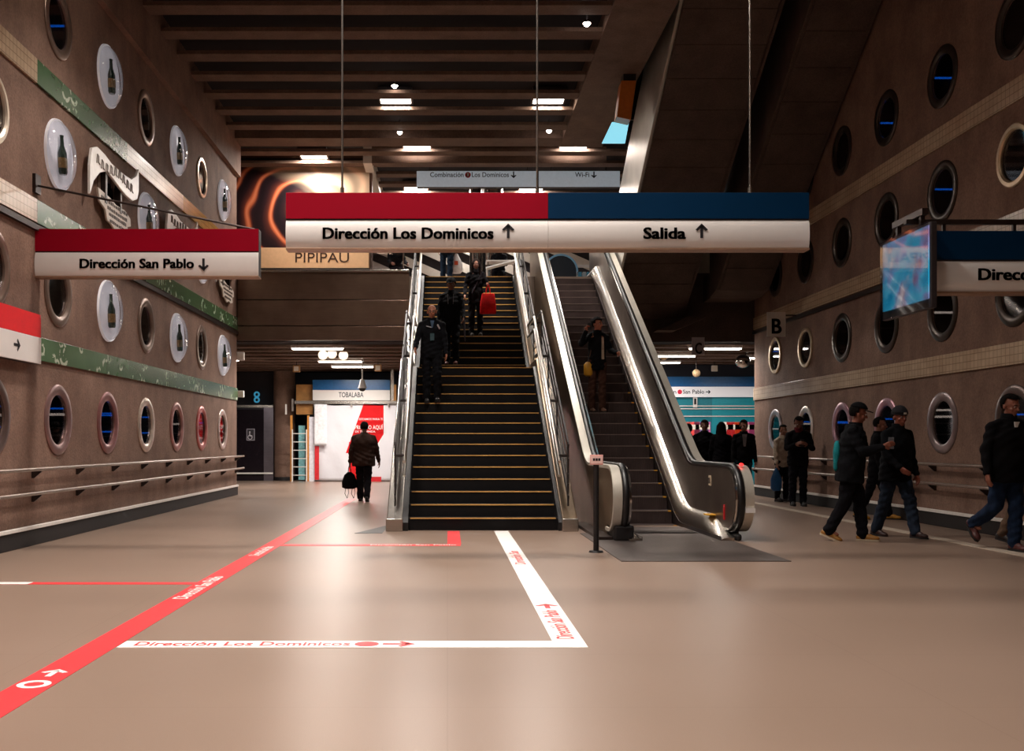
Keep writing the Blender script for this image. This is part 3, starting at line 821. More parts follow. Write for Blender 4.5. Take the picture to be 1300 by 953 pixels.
# glowing screen, seen from the side
def screen_mat():
    n = NT('video_screen'); v = n.coord(); f = n.noise(v, 2.6, 3, .5); g = n.noise(n.coord(loc=(3, 1, 2)), 4.2, 4, .6)
    col = n.ramp(f, [(.36, lin('#0f7fb0')), (.44, lin('#58c0de')), (.5, lin('#8f9ad0')), (.57, lin('#8a5a80')), (.66, lin('#f0d8d6'))])
    col = n.mix(n.ramp(g, [(.42, (0,0,0,1)), (.62, (1,1,1,1))]), col, lin('#2aa6d0'))
    n.base(lin('#101418')); n.set(.12); n.l(col, n.b.inputs['Emission Color']); n.b.inputs['Emission Strength'].default_value = 1.0
    return n.m
sc = empty('video_screen', (4.47, 9.9, 2.9), 0, 'slim video screen showing a cyan and pink picture, hung before the blue sign', 'screen')
MB().box(0, .06, -.52, .52, -.4, .4).build('casing', M_HOUSE, sc, bevel=.01)
MB().box(-.012, 0, -.49, .49, -.31, .37).build('display', screen_mat(), sc)
MB().box(-.03, -.022, -.52, .52, -.4, .4).build('front_glass', glass_mat('screen_glass', '#f4f6f8', .0), sc)
MB().box(.01, .05, -.3, -.26, .4, .56).build('bracket', M_DARKMETAL, sc); MB().box(.01, .05, .2, .24, .4, .56).build('bracket', M_DARKMETAL, sc)
MB().box(.0, .06, -.35, .3, .5, .56).build('bracket_bar', M_DARKMETAL, sc)
# sign box fixed along the left wall
wsn = empty('wall_sign', (WL, 10.9, 2.5), 0, 'red and white sign box with an arrow, fixed flat on the bottle-bubble wall', 'sign')
MB().box(0, .1, -1.9, 1.5, -.29, .31).build('housing', M_HOUSE, wsn, bevel=.006)
MB().box(.1, .112, -1.9, 1.5, .035, .31).build('colour_panel', plain('#e0121f', .35, vary=.05), wsn)
MB().box(.1, .116, -1.9, 1.5, -.29, .03).build('white_panel', M_SWHITE, wsn, bevel=.004)
arrow('arrow', M_INK, wsn, (.117, .8, -.12), .17, -PI/2, (R(90), 0, R(90)))
text('lettering', 'Dirección San Pablo', M_INK, wsn, (.118, -1.6, -.12), .2, (R(90), 0, R(90)), .75, .02)
# letter plates
def plate(x0, x1, y0, y1, Y, ch, col, rod):
    t = empty('platform_letter_sign', (0, 0, 0), 0, rod[1], 'sign')
    MB().box(PX(x0, Y), PX(x1, Y), Y, Y+.03, PZ(y1, Y), PZ(y0, Y)).build('board', plain(col, .5, vary=.05), t, bevel=.004)
    fit_text('lettering', ch, M_INK, t, Y, x0+(x1-x0)*.24, x1-(x1-x0)*.22, (y0+y1)/2+3.5, (y1-y0)*.62, .03, .004)
    X = (PX(x0, Y)+PX(x1, Y))/2
    if rod[0] == 'wall': MB().cyl((X, Y+.015, PZ(y0+4, Y)), (WR, Y+.015, PZ(y0+4, Y)), .014).build('bracket', M_DARKMETAL, t)
    else: MB().cyl((X, Y+.02, PZ(y0+1.5, Y)), (X, MYF, PZ(y0+1.5, Y)), .014).build('bracket', M_DARKMETAL, t)
plate(974, 997.5, 396, 427, 21.5, 'B', '#d8cfc6', ('wall', 'pale plate with a bold letter B projecting from the porthole wall'))
plate(878.5, 894.5, 428, 450.5, 24.2, 'C', '#b5abb0', ('fascia', 'grey plate with a bold letter C fixed below the upper level'))

# ------------------------------------------------------------------ floor tape
M_TRED = plain('#e3343a', .4, vary=.08, scale=6)
M_TWHITE = plain('#efebe8', .4, vary=.05, scale=6)
FLAT = (0, 0, 0)
def tape(x0, x1, y0, y1, mt, label, z=.003):
    return tag(MB().box(x0, x1, y0, y1, 0, z).build('floor_tape', mt), label, 'floor tape')
def ftext(o, body, mt, x, y, size, rot, xs=1.0, L=None, z=.0045):
    t = text('lettering', body, mt, o, (x, y, z), size, rot, xs, .015, ext=.0004)
    if L:
        v = [q.co.x for q in t.data.vertices]; t.scale = (L/(max(v)-min(v)), 1, 1)
    return t
tr = tape(-2.24, -2.03, 1.0, 22.6, M_TRED, 'long red floor tape running past the stairs to the banner', .003)
ALONG = (0, 0, R(90))
ftext(tr, 'Dirección San Pablo', M_TWHITE, -2.135, 8.1, .17, ALONG, L=1.35)
ftext(tr, 'Dirección San Pablo', M_TWHITE, -2.135, 11.2, .17, ALONG, L=1.0)
ftext(tr, 'Dirección San Pablo', M_TWHITE, -2.135, 3.2, .17, ALONG, L=1.5)
arrow('arrow', M_TWHITE, tr, (-2.135, 5.5, .003), .17, 0, FLAT, th=.002)
MB().lathe([(.05, .003), (.05, .005), (.085, .005), (.085, .003)], (-2.135, 5.24, 0), (0,0,1), 24).build('ring_mark', M_TWHITE, tr)
t1 = tape(-5.0, -2.24, 8.96, 9.09, M_TRED, 'thin red floor tape from the porthole wall to the long red tape', .0026)
MB().box(-5.0, -3.71, 8.96, 9.09, .0026, .0034).build('white_section', M_TWHITE, t1)
t2 = tape(-2.03, .16, 12.3, 12.5, M_TRED, 'thin red lettered floor tape lying across the front of the stairs', .0026)
ftext(t2, 'Dirección San Pablo', M_TWHITE, -.95, 12.4, .15, FLAT, L=1.05)
tape(.0, .17, 12.5, 14.38, M_TRED, 'short red floor tape running up to the lowest stair step', .0026)
t3 = tape(-2.02, .66, 6.19, 6.39, M_TWHITE, 'white floor tape lettered Dirección Los Dominicos lying across the hall', .0034)
ftext(t3, 'Dirección Los Dominicos', M_TRED, -1.94, 6.29, .17, FLAT, L=1.33)
MB().lathe([(1e-4, .0034), (1e-4, .005), (.075, .005), (.075, .0034)], (-.5, 6.29, 0), (0,0,1), 20).build('line_disc', M_TRED, t3)
arrow('arrow', M_TRED, t3, (-.3, 6.29, .0034), .2, -PI/2, FLAT, th=.002)
t4 = tape(.66, .86, 6.19, 14.38, M_TWHITE, 'white floor tape with red lettering running from the stairs towards the open floor', .0034)
BACK = (0, 0, R(90))
ftext(t4, 'Dirección San Pablo', M_TRED, .76, 6.45, .16, BACK, L=1.1)
arrow('arrow', M_TRED, t4, (.76, 7.75, .0034), .2, 0, FLAT, th=.002)
ftext(t4, 'Dirección San', M_TRED, .76, 10.4, .16, BACK, L=1.3)
# small dark floor patch at the foot of the stair parapet
tag(MB().prism([(-1.28, 14.0), (-.9, 14.0), (-.9, 15.4)], 2, 0, .004).build('floor_mark', M_BLACK), 'small dark triangular mark on the floor beside the stair foot', 'floor mark')

# ------------------------------------------------------------------ lamps
def area_light(name, parent, loc, sx, sy, watts, col=(1, .91, .83), rot=(0,0,0), spread=R(108)):
    L = bpy.data.lights.new(name, 'AREA'); L.shape = 'RECTANGLE'; L.size = sx; L.size_y = sy; L.energy = watts; L.color = col; L.spread = spread
    o = bpy.data.objects.new(name, L); C.objects.link(o); o.location = loc; o.rotation_euler = rot
    if parent: o.parent = parent
    return o
lh = MB(); lh.box(-.36, .36, -.34, -.3, -.02, .1); lh.box(-.36, .36, .3, .34, -.02, .1); lh.box(-.36, -.32, -.3, .3, -.02, .1); lh.box(.32, .36, -.3, .3, -.02, .1); lh.box(-.36, .36, -.34, .34, .1, .14)
lhm = lh.mesh('housing', M_HOUSE)
ldm = MB().box(-.32, .32, -.3, .3, .0, .02).mesh('diffuser', M_LAMP)
def square_lamp(x, y, watts, label, col=(1, .91, .83), spread=R(108)):
    t = empty('ceiling_lamp', (x, y, ZC+.14), 0, label, 'lamp', None)
    inst('housing', lhm, t); inst('diffuser', ldm, t)
    for sx in (-.3, .3): MB().cyl((sx, 0, .12), (sx, 0, .2), .012).build('hanger', M_HOUSE, t)
    area_light('lamp_light', t, (0, 0, -.03), .6, .56, watts, col, spread=spread)
    return t
square_lamp(-1.1, 21.5, LAMP_W, 'square ceiling lamp above the stairs, on the banner side')
square_lamp(2.15, 21.5, LAMP_W, 'square ceiling lamp beside the long concrete beam')
for i, y in enumerate((13.1, 8.9, 4.7, .5, -3.7)):
    for x, sd in ((-2.4, 'banner'), (.7, 'beam')):
        square_lamp(x, y, LAMP_W, 'square hall ceiling lamp on the %s side, number %s before the stairs' % (sd, ['one', 'two', 'three', 'four', 'five'][i]))
square_lamp(-3.4, 25.75, MEZZ_W, 'square ceiling lamp right above the chocolate poster', (1, .93, .85), R(175))
square_lamp(-.75, 24.95, MEZZ_W*.5, 'square upper-level ceiling lamp just above the long red sign half', (1, .95, .9), R(175))
square_lamp(3.1, 24.95, MEZZ_W*.5, 'square upper-level ceiling lamp near the steel-sided flight', (1, .95, .9), R(175))
for x, y, wd in ((-.9, 29.0, 'behind the Combinación sign'), (2.4, 29.0, 'behind the Wi-Fi sign'), (1.0, 32.5, 'before the upper rear wall')):
    square_lamp(x, y, MEZZ_W*1.4, 'square upper-level ceiling lamp '+wd, (1, .95, .9), R(175))
# small spot lamps
def spot(px, py, Y, label, ztop=ZC+.3):
    p = P(px, py, Y); t = empty('spot_lamp', p, 0, label, 'lamp')
    MB().cyl((0,0,.05), (0,0,max(.1, ztop-p.z)), .012).build('stem', M_HOUSE, t)
    MB().cyl((0,0,.06), (0,0,0), .035, .075, 16, False).build('shade', M_STEEL, t, smooth=40)
    MB().ell((0,0,.0), (.055,.055,.05)).build('bulb', M_BULB, t, smooth=60)
spot(501, 109, 20.6, 'small spot lamp just before the square lamp above the stairs')
spot(507.5, 168, 23.4, 'small spot lamp by the thick cross beam, banner side')
spot(697, 166, 23.4, 'small spot lamp by the thick cross beam, escalator side')
spot(745, 30, 17.3, 'small spot lamp beside the long concrete beam')
# fluorescent lamps under the upper level
tlh = MB().box(-.65, .65, -.09, .09, .03, .09).mesh('housing', M_WHITE)
tld = MB().box(-.62, .62, -.07, .07, 0, .03).mesh('diffuser', M_LAMP)
def tube_lamp(x, y, watts, label, col=(1, .93, .86)):
    t = empty('fluorescent_lamp', (x, y, 3.55), 0, label, 'lamp')
    inst('housing', tlh, t); inst('diffuser', tld, t)
    for sx in (-.5, .5): MB().cyl((sx, 0, .08), (sx, 0, .16), .012).build('hanger', M_HOUSE, t)
    area_light('tube_light', t, (0, 0, -.02), 1.2, .16, watts, col, spread=R(170))
for x, y, lb in ((-3.2, 25.0, 'under the metal-clad front of the upper level'), (-3.05, 29.0, 'behind the globe lamps'), (-2.9, 31.0, 'nearest the station name sign'),
                 (-6.5, 28.5, 'before the lift'), (6.6, 25.0, 'beside the letter C plate'), (6.0, 27.2, 'behind the letter C plate'), (6.1, 29.4, 'nearest the turquoise shop'), (8.9, 27.8, 'round the corner of the porthole wall')):
    tube_lamp(x, y, UNDER_W * (1.0 if x < 4 else .5), 'flat fluorescent ceiling lamp '+lb)
for i, (px, py) in enumerate(((410, 450.5), (421.5, 449), (436, 451))):
    Yg = 26.3 + .25*i; p = P(px, py, Yg)
    t = empty('globe_lamp', p, 0, 'frosted globe lamp under the upper level, %s of three' % ['first', 'middle', 'last'][i], 'lamp')
    MB().cyl((0,0,.1), (0,0,3.7-p.z), .02).build('stem', M_HOUSE, t); MB().ell((0,0,0), (.125,.125,.125), 20, 12).build('globe', emitter('frosted_globe', '#ffe8cc', 1.6), t, smooth=60)

# ------------------------------------------------------------------ upper level: poster, shop sign, signs, columns
def swirl_mat():
    n = NT('chocolate_swirl_print'); v = n.coord()
    nz_ = n.n('TexNoise'); nz_.inputs['Scale'].default_value = .8; nz_.inputs['Detail'].default_value = 1; n.l(v, nz_.inputs['Vector'])
    va = n.n('VectorMath', operation='MULTIPLY_ADD'); n.l(nz_.outputs['Color'], va.inputs[0]); va.inputs[1].default_value = (.8, .8, .8); n.l(v, va.inputs[2])
    vb = n.n('VectorMath', operation='SUBTRACT'); n.l(va.outputs[0], vb.inputs[0]); vb.inputs[1].default_value = (.4, .4, .4)
    sx = n.n('SeparateXYZ'); n.l(vb.outputs[0], sx.inputs[0])
    x = n.math('ADD', sx.outputs[0], .0); z = n.math('MULTIPLY', sx.outputs[2], 1.25)
    r = n.math('SQRT', n.math('ADD', n.math('MULTIPLY', x, x), n.math('MULTIPLY', z, z)))
    th = n.math('ARCTAN2', z, x)
    wob = n.noise(n.coord((1, 1, 1)), .9, 1)
    ph = n.math('ADD', n.math('ADD', n.math('MULTIPLY', r, 11.0), n.math('MULTIPLY', th, -2.0)), n.math('MULTIPLY', wob, 6.0))
    s1 = n.math('ADD', n.math('MULTIPLY', n.math('SINE', ph), .36), n.math('ADD', n.math('MULTIPLY', n.math('SINE', n.math('MULTIPLY', ph, 2.0)), .14), .5))
    col = n.ramp(s1, [(.0, lin('#170f14')), (.45, lin('#2a161a')), (.7, lin('#6a3226')), (.88, lin('#c9643e')), (1, lin('#e89a70'))])
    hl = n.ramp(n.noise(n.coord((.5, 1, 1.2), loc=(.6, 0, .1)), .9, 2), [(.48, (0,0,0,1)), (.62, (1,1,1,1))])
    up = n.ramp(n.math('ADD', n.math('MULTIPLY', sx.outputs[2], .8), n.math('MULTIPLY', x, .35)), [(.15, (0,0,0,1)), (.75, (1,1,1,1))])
    col = n.mix(n.math('MULTIPLY', n.math('MULTIPLY', up, .9), n.math('ADD', n.math('MULTIPLY', s1, .6), .4)), col, lin('#ecc9a8'))  # cream upper right paints in the lamp glare on the print
    n.base(col); n.set(.35, 0, .5)
    return n.m
YP = 26.4
struct(MB().box(-8, -1.96, YP+.03, YP+.2, MZ, ZC+.4).build('wall_shop', plain('#6b4a38', .6, vary=.1)))
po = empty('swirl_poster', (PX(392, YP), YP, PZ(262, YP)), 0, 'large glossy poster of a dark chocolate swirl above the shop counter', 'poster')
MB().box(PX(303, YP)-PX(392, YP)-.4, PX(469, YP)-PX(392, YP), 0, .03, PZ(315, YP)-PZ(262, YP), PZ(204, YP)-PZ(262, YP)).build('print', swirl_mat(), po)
MB().box(PX(303, YP)-PX(392, YP)-.4, PX(470, YP)-PX(392, YP), -.01, .03, PZ(204, YP)-PZ(262, YP), PZ(201, YP)-PZ(262, YP)).build('top_rail', M_DARKMETAL, po)
pp_ = empty('shop_sign', (0, 0, 0), 0, 'cream shop sign lettered PIPIPAU below the swirl poster', 'sign')
MB().box(PX(300, YP), PX(468.5, YP), YP-.08, YP+.02, PZ(341, YP), PZ(315, YP)).build('board', plain('#e0b48a', .5, vary=.05), pp_, bevel=.006)
fit_text('lettering', 'PIPIPAU', plain('#3a2216', .5), pp_, YP-.08, 375, 443, 327.5, 13, .0, .004)
MB().box(PX(300, YP), PX(468.5, YP), YP-.1, YP+.0, PZ(346, YP), PZ(341, YP)).build('base_rail', M_BLACK, pp_)
# counter glass by the shop
cg = empty('counter_glass', (PX(486, 25.6), 25.6, MZ), 0, 'small glass counter screen beside the shop sign on the upper level', 'glass screen')
MB().box(-.3, .5, 0, .02, 0, .95).build('pane', M_DOME, cg); MB().box(-.32, -.29, -.02, .04, 0, 1.0).build('frame', M_STEEL, cg); MB().box(.5, .53, -.02, .04, 0, 1.0).build('frame', M_STEEL, cg)
MB().box(-.3, .52, -.1, .3, .0, .12).build('counter_top', plain('#3f7fa8', .4), cg)
# Combinación / Wi-Fi sign
YC = 26.55
cs = empty('transfer_sign', (0, 0, 0), 0, 'long pale sign reading Combinación Los Dominicos and Wi-Fi under the upper ceiling', 'sign')
MB().box(PX(529, YC), PX(787, YC), YC+.02, YC+.18, PZ(237.5, YC), PZ(216.5, YC)).build('housing', M_HOUSE, cs)
MB().box(PX(529, YC), PX(682, YC), YC, YC+.02, PZ(237, YC), PZ(217, YC)).build('face', plain('#c3cdd6', .3, vary=.04, emit=.3), cs, bevel=.003)  # both faces glow slightly, painting in the lamplight they reflect
MB().box(PX(684, YC), PX(787, YC), YC, YC+.02, PZ(237, YC), PZ(217, YC)).build('face', plain('#c3cdd6', .3, vary=.04, emit=.3), cs, bevel=.003)
fit_text('lettering', 'Combinación', M_INK, cs, YC, 546, 588.5, 222, 6.2, .01, .006)
fit_text('lettering', 'Los Dominicos', M_INK, cs, YC, 599, 646, 222, 6.2, .01, .006)
fit_text('lettering', 'Wi-Fi', M_INK, cs, YC, 730, 748, 222, 6.2, .01, .006)
MB().cyl((PX(594, YC), YC, PZ(222, YC)), (PX(594, YC), YC-.008, PZ(222, YC)), .075, seg=20).build('line_disc', plain('#b02028', .4), cs)
fit_text('line_number', '1', M_WHITE, cs, YC, 593, 595.2, 222, 4.2, .01, .012)
for ax in (652, 754): arrow('arrow', M_INK, cs, (PX(ax, YC), YC-.005, PZ(222, YC)), 8.5/F*YC, PI)
for ax in (545, 670, 700, 770): MB().cyl((PX(ax, YC), YC+.1, PZ(216.5, YC)), (PX(ax, YC), YC+.1, ZC+.33), .012).build('hanger', M_DARKMETAL, cs)
# steel columns
for px, rad, Yq, lb in ((604, .17, 27.5, 'slim'), (625, .3, 28.2, 'thick')):
    t = empty('steel_column', (PX(px, Yq), Yq, MZ), 0, '%s polished steel column on the upper level behind the stair head' % lb, 'column')
    MB().cyl((0,0,0), (0,0,ZC-MZ+.05), rad, seg=28).build('shaft', M_STEEL_BRIGHT, t, smooth=40); MB().cyl((0,0,0), (0,0,.08), rad+.05, seg=28).build('base_ring', M_STEEL, t, smooth=40)
# slanted louvre screen at the back of the upper level
lv = empty('louvre_screen', (1.0, 33.0, MZ), 0, 'pale louvre screen of slanting boards at the back of the upper level', 'screen wall')
MB().box(-6, 6, .1, .16, 0, 3.05).build('backing', M_FARWALL, lv)
def clip(poly, f):
    out = []
    for p, q in zip(poly, poly[1:]+poly[:1]):
        a, b = f(p), f(q)
        if a >= 0: out.append(p)
        if (a >= 0) != (b >= 0): t_ = a/(a-b); out.append((p[0]+(q[0]-p[0])*t_, p[1]+(q[1]-p[1])*t_))
    return out
for i in range(16):
    c0 = -2.4 + i*.62
    q = [(-5.9, c0+2.6), (5.9, c0-2.6), (5.9, c0-2.3), (-5.9, c0+2.9)]
    q = clip(clip(q, lambda p: p[1]-.05), lambda p: 3.0-p[1])
    if len(q) > 2: MB().prism(q, 1, 0, .06).build('board', M_CREAM, lv)
# guard rail at the stair head
gr_ = empty('guard_rail', (PX(617, 25.6), 25.6, MZ), 0, 'white slanted guard rail at the head of the stairs', 'railing')
MB().sweep([(0, 0, PZ(341, 25.6)-MZ), (PX(658, 25.6)-PX(617, 25.6), 0, PZ(330, 25.6)-MZ)], [(-.03, -.03), (.03, -.03), (.03, .03), (-.03, .03)]).build('bar', M_WHITE, gr_)
for q_ in (.03, .97): MB().cyl((q_*(PX(658, 25.6)-PX(617, 25.6)), 0, 0), (q_*(PX(658, 25.6)-PX(617, 25.6)), 0, PZ(341-11*q_, 25.6)-MZ), .02).build('post', M_WHITE, gr_)
hr = empty('upper_table', (PX(636, 26.6), 26.6, MZ), 0, 'small white table behind the guard rail at the stair head', 'table')
MB().box(-.4, .4, -.25, .25, .68, .72).build('top', M_WHITE, hr, bevel=.008)
for sx in (-.35, .35):
    for sy in (-.2, .2): MB().cyl((sx, sy, 0), (sx, sy, .68), .018).build('leg', M_STEEL, hr)
# rounded kiosk at the escalator head
kk = empty('round_kiosk', (PX(712, 27.5), 27.5, MZ), 0, 'dark round-topped kiosk with a blue rim at the escalator head', 'kiosk')
a_ = [(.42*math.cos(t), .62+.42*math.sin(t)) for t in [PI*i/16 for i in range(17)]]
MB().prism(a_ + [(-.42, 0), (.42, 0)], 1, 0, .4).build('body', plain('#1a2430', .4), kk, smooth=30)
a2 = [(.47*math.cos(t), .62+.47*math.sin(t)) for t in [PI*i/16 for i in range(17)]]
m = MB()
for i in range(16): m.prism([a_[i], a2[i], a2[i+1], a_[i+1]], 1, -.02, .42)
m.build('rim', plain('#7fb4dc', .3), kk)
rk = empty('display_rack', (PX(742, 28.4), 28.4, MZ), 0, 'low white rack with blue boxes behind the escalator head', 'rack')
for z in (.2, .55, .9): MB().box(-.35, .35, -.15, .15, z, z+.03).build('shelf', M_WHITE, rk)
for sx in (-.36, .33): MB().box(sx, sx+.03, -.15, .15, 0, 1.1).build('upright', plain('#b58b5c', .5), rk)
for i in range(5): tag(MB().box(-.3+i*.12, -.21+i*.12, -.1, .1, 0, .16).build('carton', plain('#4fa3c8' if i % 2 else '#c9d8de', .5), None, bevel=.004, loc=(rk.location.x, 28.4, MZ+.58)), '%s carton on the white rack, %s along the shelf' % ('blue' if i % 2 else 'pale', ['first', 'second', 'third', 'fourth', 'fifth'][i]), 'carton')

# orange box lamp with cyan panel beside the long beam
ob = empty('beam_sign', (0, 0, 0), 0, 'orange box with a glowing cyan panel hung on the long concrete beam', 'sign')
Yo = 19.5
a = P(797, 102, Yo); b = P(797, 152, Yo)
MB().prism([(PX(789, Yo), PZ(102, Yo)), (PX(808, Yo), PZ(102, Yo)), (PX(801, Yo), PZ(152, Yo)), (PX(783, Yo), PZ(148, Yo))], 1, Yo, Yo+.35).build('box', plain('#b5651f', .4, vary=.1), ob, bevel=.01)
MB().prism([(PX(781, Yo), PZ(147, Yo)), (PX(803, Yo), PZ(147, Yo)), (PX(798, Yo), PZ(174, Yo)), (PX(768, Yo), PZ(174, Yo))], 1, Yo+.38, Yo+.42).build('cyan_panel', emitter('cyan_panel', '#8fdcf0', 1.0), ob)
MB().box(PX(792, Yo), PX(808, Yo), Yo+.05, Yo+.3, PZ(103, Yo), ZC).build('mount', M_BLACK, ob)

# ------------------------------------------------------------------ under the upper level, left: lift, column, ladder, shop front
YE = 33.6
lf = empty('lift', (0, 0, 0), 0, 'dark glazed lift shaft door with a wheelchair sign beside the concrete column', 'lift')
xa, xb = PX(290, YE), PX(347, YE)
MB().box(xa, xb, YE+.06, YE+1.4, 0, 2.5).build('shaft', plain('#2a2630', .4, .4, vary=.2), lf)
MB().box(xa, PX(335, YE), YE, YE+.06, .02, 2.36).build('door', plain('#211a20', .15, .2, vary=.2), lf)
MB().box(PX(335, YE), xb, YE-.02, YE+.06, 0, 2.42).build('side_panel', brushed('lift_steel', '#6b6470', '#8f8890', .3, .8), lf)
MB().box(xa, xb, YE-.05, YE+.06, 2.42, 2.5).build('header', M_STEEL, lf)
MB().box(xa, xb, YE-.06, YE-.02, .22, .27).build('kick_rail', M_TRIM, lf)
ws = MB().box(PX(313, YE), PX(323.5, YE), YE-.012, YE, PZ(559, YE), PZ(544, YE)).build('wheelchair_sign', plain('#9a94a0', .5), lf)
MB().box(PX(314, YE), PX(322.5, YE), YE-.016, YE-.012, PZ(558, YE), PZ(545, YE)).build('sign_field', plain('#241f28', .5), ws)
cxw, czw = PX(318, YE), PZ(552.5, YE)
m = MB(); m.ell((cxw-.02, YE-.018, czw+.11), (.025, .004, .025)); m.box(cxw-.035, cxw-.01, YE-.022, YE-.016, czw-.02, czw+.08); m.box(cxw-.02, cxw+.06, YE-.022, YE-.016, czw-.03, czw); m.box(cxw+.04, cxw+.065, YE-.022, YE-.016, czw-.1, czw-.02)
m.lathe([(.06, -.003), (.06, .003), (.078, .003), (.078, -.003)], (cxw-.01, YE-.019, czw-.06), (0,1,0), 20); m.build('wheelchair_symbol', plain('#d5d0d8', .5), ws)
struct(MB().box(-11, xa, YE, YE+.3, 0, 3.64).build('wall_lift', M_FARWALL))
struct(MB().box(xa, PX(352, YE+1), YE+.6, YE+.9, 2.5, 3.64).build('wall_lift_top', M_FARWALL))
bs = empty('blue_glow_sign', (PX(326, 33.9), 33.9, PZ(504, 33.9)), 0, 'small glowing blue double-ring sign above the lift', 'sign')
for dz in (.09, -.09): MB().lathe([(.05, -.02), (.05, .02), (.1, .02), (.1, -.02)], (0, 0, dz), (0,1,0), 20).build('ring', emitter('blue_ring', '#3a9ac0', .5), bs)
MB().box(-.02, .02, 0, .35, -.02, .02).build('mount', M_BLACK, bs)
colo = empty('concrete_column', (PX(361, 33.95), 33.95, 0), 0, 'round concrete column between the lift and the ladder', 'column')
MB().cyl((0,0,0), (0,0,3.64), .36, seg=28).build('shaft', M_WALL, colo, smooth=40); MB().cyl((0,0,0), (0,0,.12), .39, seg=28).build('base', M_PLINTH, colo, smooth=40)
MB().box(.32, .38, -.5, -.38, 2.3, 2.7).build('cable_duct', M_TRIM, colo)
YS = 33.0
def zbox(name, x0, x1, y0, y1, Y, d, mt, parent=None, bevel=0): return MB().box(PX(x0, Y), PX(x1, Y), Y, Y+d, PZ(y1, Y), PZ(y0, Y)).build(name, mt, parent, bevel=bevel)
M_PLY = plain('#a9763c', .6, vary=.2, scale=5)
for x0, x1, lb in ((368.5, 371, 'column'), (390, 392.5, 'banner')): tag(zbox('timber_post', x0, x1, 527, 611, YS, .09, plain('#d9913e', .6)), 'orange timber post of the shop front on the %s side of the ladder' % lb, 'post')
ld = empty('ladder', (PX(380.5, YS), YS-.06, 0), 0, 'aluminium ladder standing between two orange timber posts', 'ladder')
hl_ = PZ(545, YS)
for sx in (-.23, .23): MB().box(sx-.02, sx+.02, -.015, .015, 0, hl_).build('stile', M_TRIM, ld)
for i in range(6): MB().cyl((-.22, 0, .2+i*.27), (.22, 0, .2+i*.27), .014).build('rung', M_TRIM, ld)
tag(zbox('cyan_board', 379, 387, 540, 609, YS+.35, .03, plain('#8fd4dc', .5, vary=.2)), 'pale cyan board standing behind the ladder', 'board')
tag(zbox('plywood_panel', 376, 397, 488, 526, YS+.1, .04, M_PLY), 'brown plywood panel beside the station name sign', 'panel')
tag(zbox('plywood_panel', 495.5, 503, 488, 508.6, YS-.04, .04, M_PLY), 'narrow plywood strip between the station name sign and the stairs', 'panel')
fb = empty('shop_beam', (0, 0, 0), 0, 'steel beam carrying the station name sign and the banner', 'beam')
zbox('beam', 374, 510, 508.5, 512.5, YS-.1, .14, M_STEEL, fb)
zbox('post', 496, 500, 466, 508, YS-.05, .08, M_STEEL, fb)
for x in (398, 445, 492): zbox('bracket', x, x+2, 512, 516, YS-.1, .06, M_STEEL, fb)
zbox('hook_lamp', 362, 364, 513, 526, YS-.2, .05, M_TRIM, fb)
tn = empty('station_sign', (0, 0, 0), 0, 'blue and white station name sign reading TOBALABA', 'sign')
zbox('housing', 397, 495, 482, 508, YS-.1, .12, M_HOUSE, tn); zbox('blue_panel', 397, 495, 482, 494.7, YS-.13, .03, plain('#125a94', .3), tn); zbox('white_panel', 397, 495, 495, 508, YS-.13, .03, M_SWHITE, tn)
fit_text('lettering', 'TOBALABA', plain('#22202a', .5), tn, YS-.13, 430, 461.5, 501.3, 6.6, .015, .004)
# draped banner
def drape(name, x0, x1, y0, y1, Y, mt, parent, amp=.05, seed=0, nx=40, nz=26, th=.012):
    xa, xb, za, zb = PX(x0, Y), PX(x1, Y), PZ(y0, Y), PZ(y1, Y); vs = []; fs = []
    for j in range(nz+1):
        for i in range(nx+1):
            u, t = i/nx, j/nz; x = xa+(xb-xa)*u; z = za+(zb-za)*t
            sag = .05*math.sin(u*PI*2)**2*(1-t)**3 if nx > 30 else 0
            d = amp*(noise.noise(Vector((x*1.3+seed, z*.5, seed))) + .4*noise.noise(Vector((x*3+z*1.2, z*1.5, seed+4))))
            vs.append((x, Y+d*min(1, t*3+.15), z-sag))
    for j in range(nz):
        for i in range(nx): a = j*(nx+1)+i; fs.append((a, a+1, a+nx+2, a+nx+1))
    m = MB(); m.add(vs, fs); o = m.build(name, mt, parent, smooth=60)
    s_ = o.modifiers.new('thick', 'SOLIDIFY'); s_.thickness = th; s_.offset = 1
    return o
def banner_mat():
    n = NT('banner_cloth'); tc = n.n('TexCoord'); sx = n.n('SeparateXYZ'); n.l(tc.outputs['Object'], sx.inputs[0]); x, z = sx.outputs[0], sx.outputs[2]
    # red slanted stripe given by its pixel corners
    xl_t, xl_b = PX(461.5, YS), PX(444, YS); xr = PX(487, YS); zt, zk = PZ(513, YS), PZ(561, YS)
    sl_ = (xl_t-xl_b)/(zt-zk)
    left = n.math('GREATER_THAN', x, n.math('ADD', n.math('MULTIPLY', n.math('SUBTRACT', z, zk), sl_), xl_b))
    right = n.math('LESS_THAN', x, xr)
    cut = n.math('GREATER_THAN', n.math('SUBTRACT', z, n.math('MULTIPLY', n.math('SUBTRACT', x, xr), 1.6)), PZ(551, YS))
    up = n.math('MULTIPLY', n.math('MULTIPLY', n.math('MULTIPLY', left, right), cut), n.math('GREATER_THAN', z, PZ(575, YS)))
    low = n.math('MULTIPLY', n.math('MULTIPLY', n.math('GREATER_THAN', x, PX(443, YS)), n.math('LESS_THAN', x, PX(456, YS))), n.math('LESS_THAN', z, PZ(561, YS)))
    fac = n.math('MAXIMUM', up, low)
    n.base(n.mix(fac, lin('#e6e4ea'), lin('#d81e22'))); n.set(.8, 0, .2); n.bump(n.noise(n.coord(), 2.5, 3), .3, .05)
    return n.m
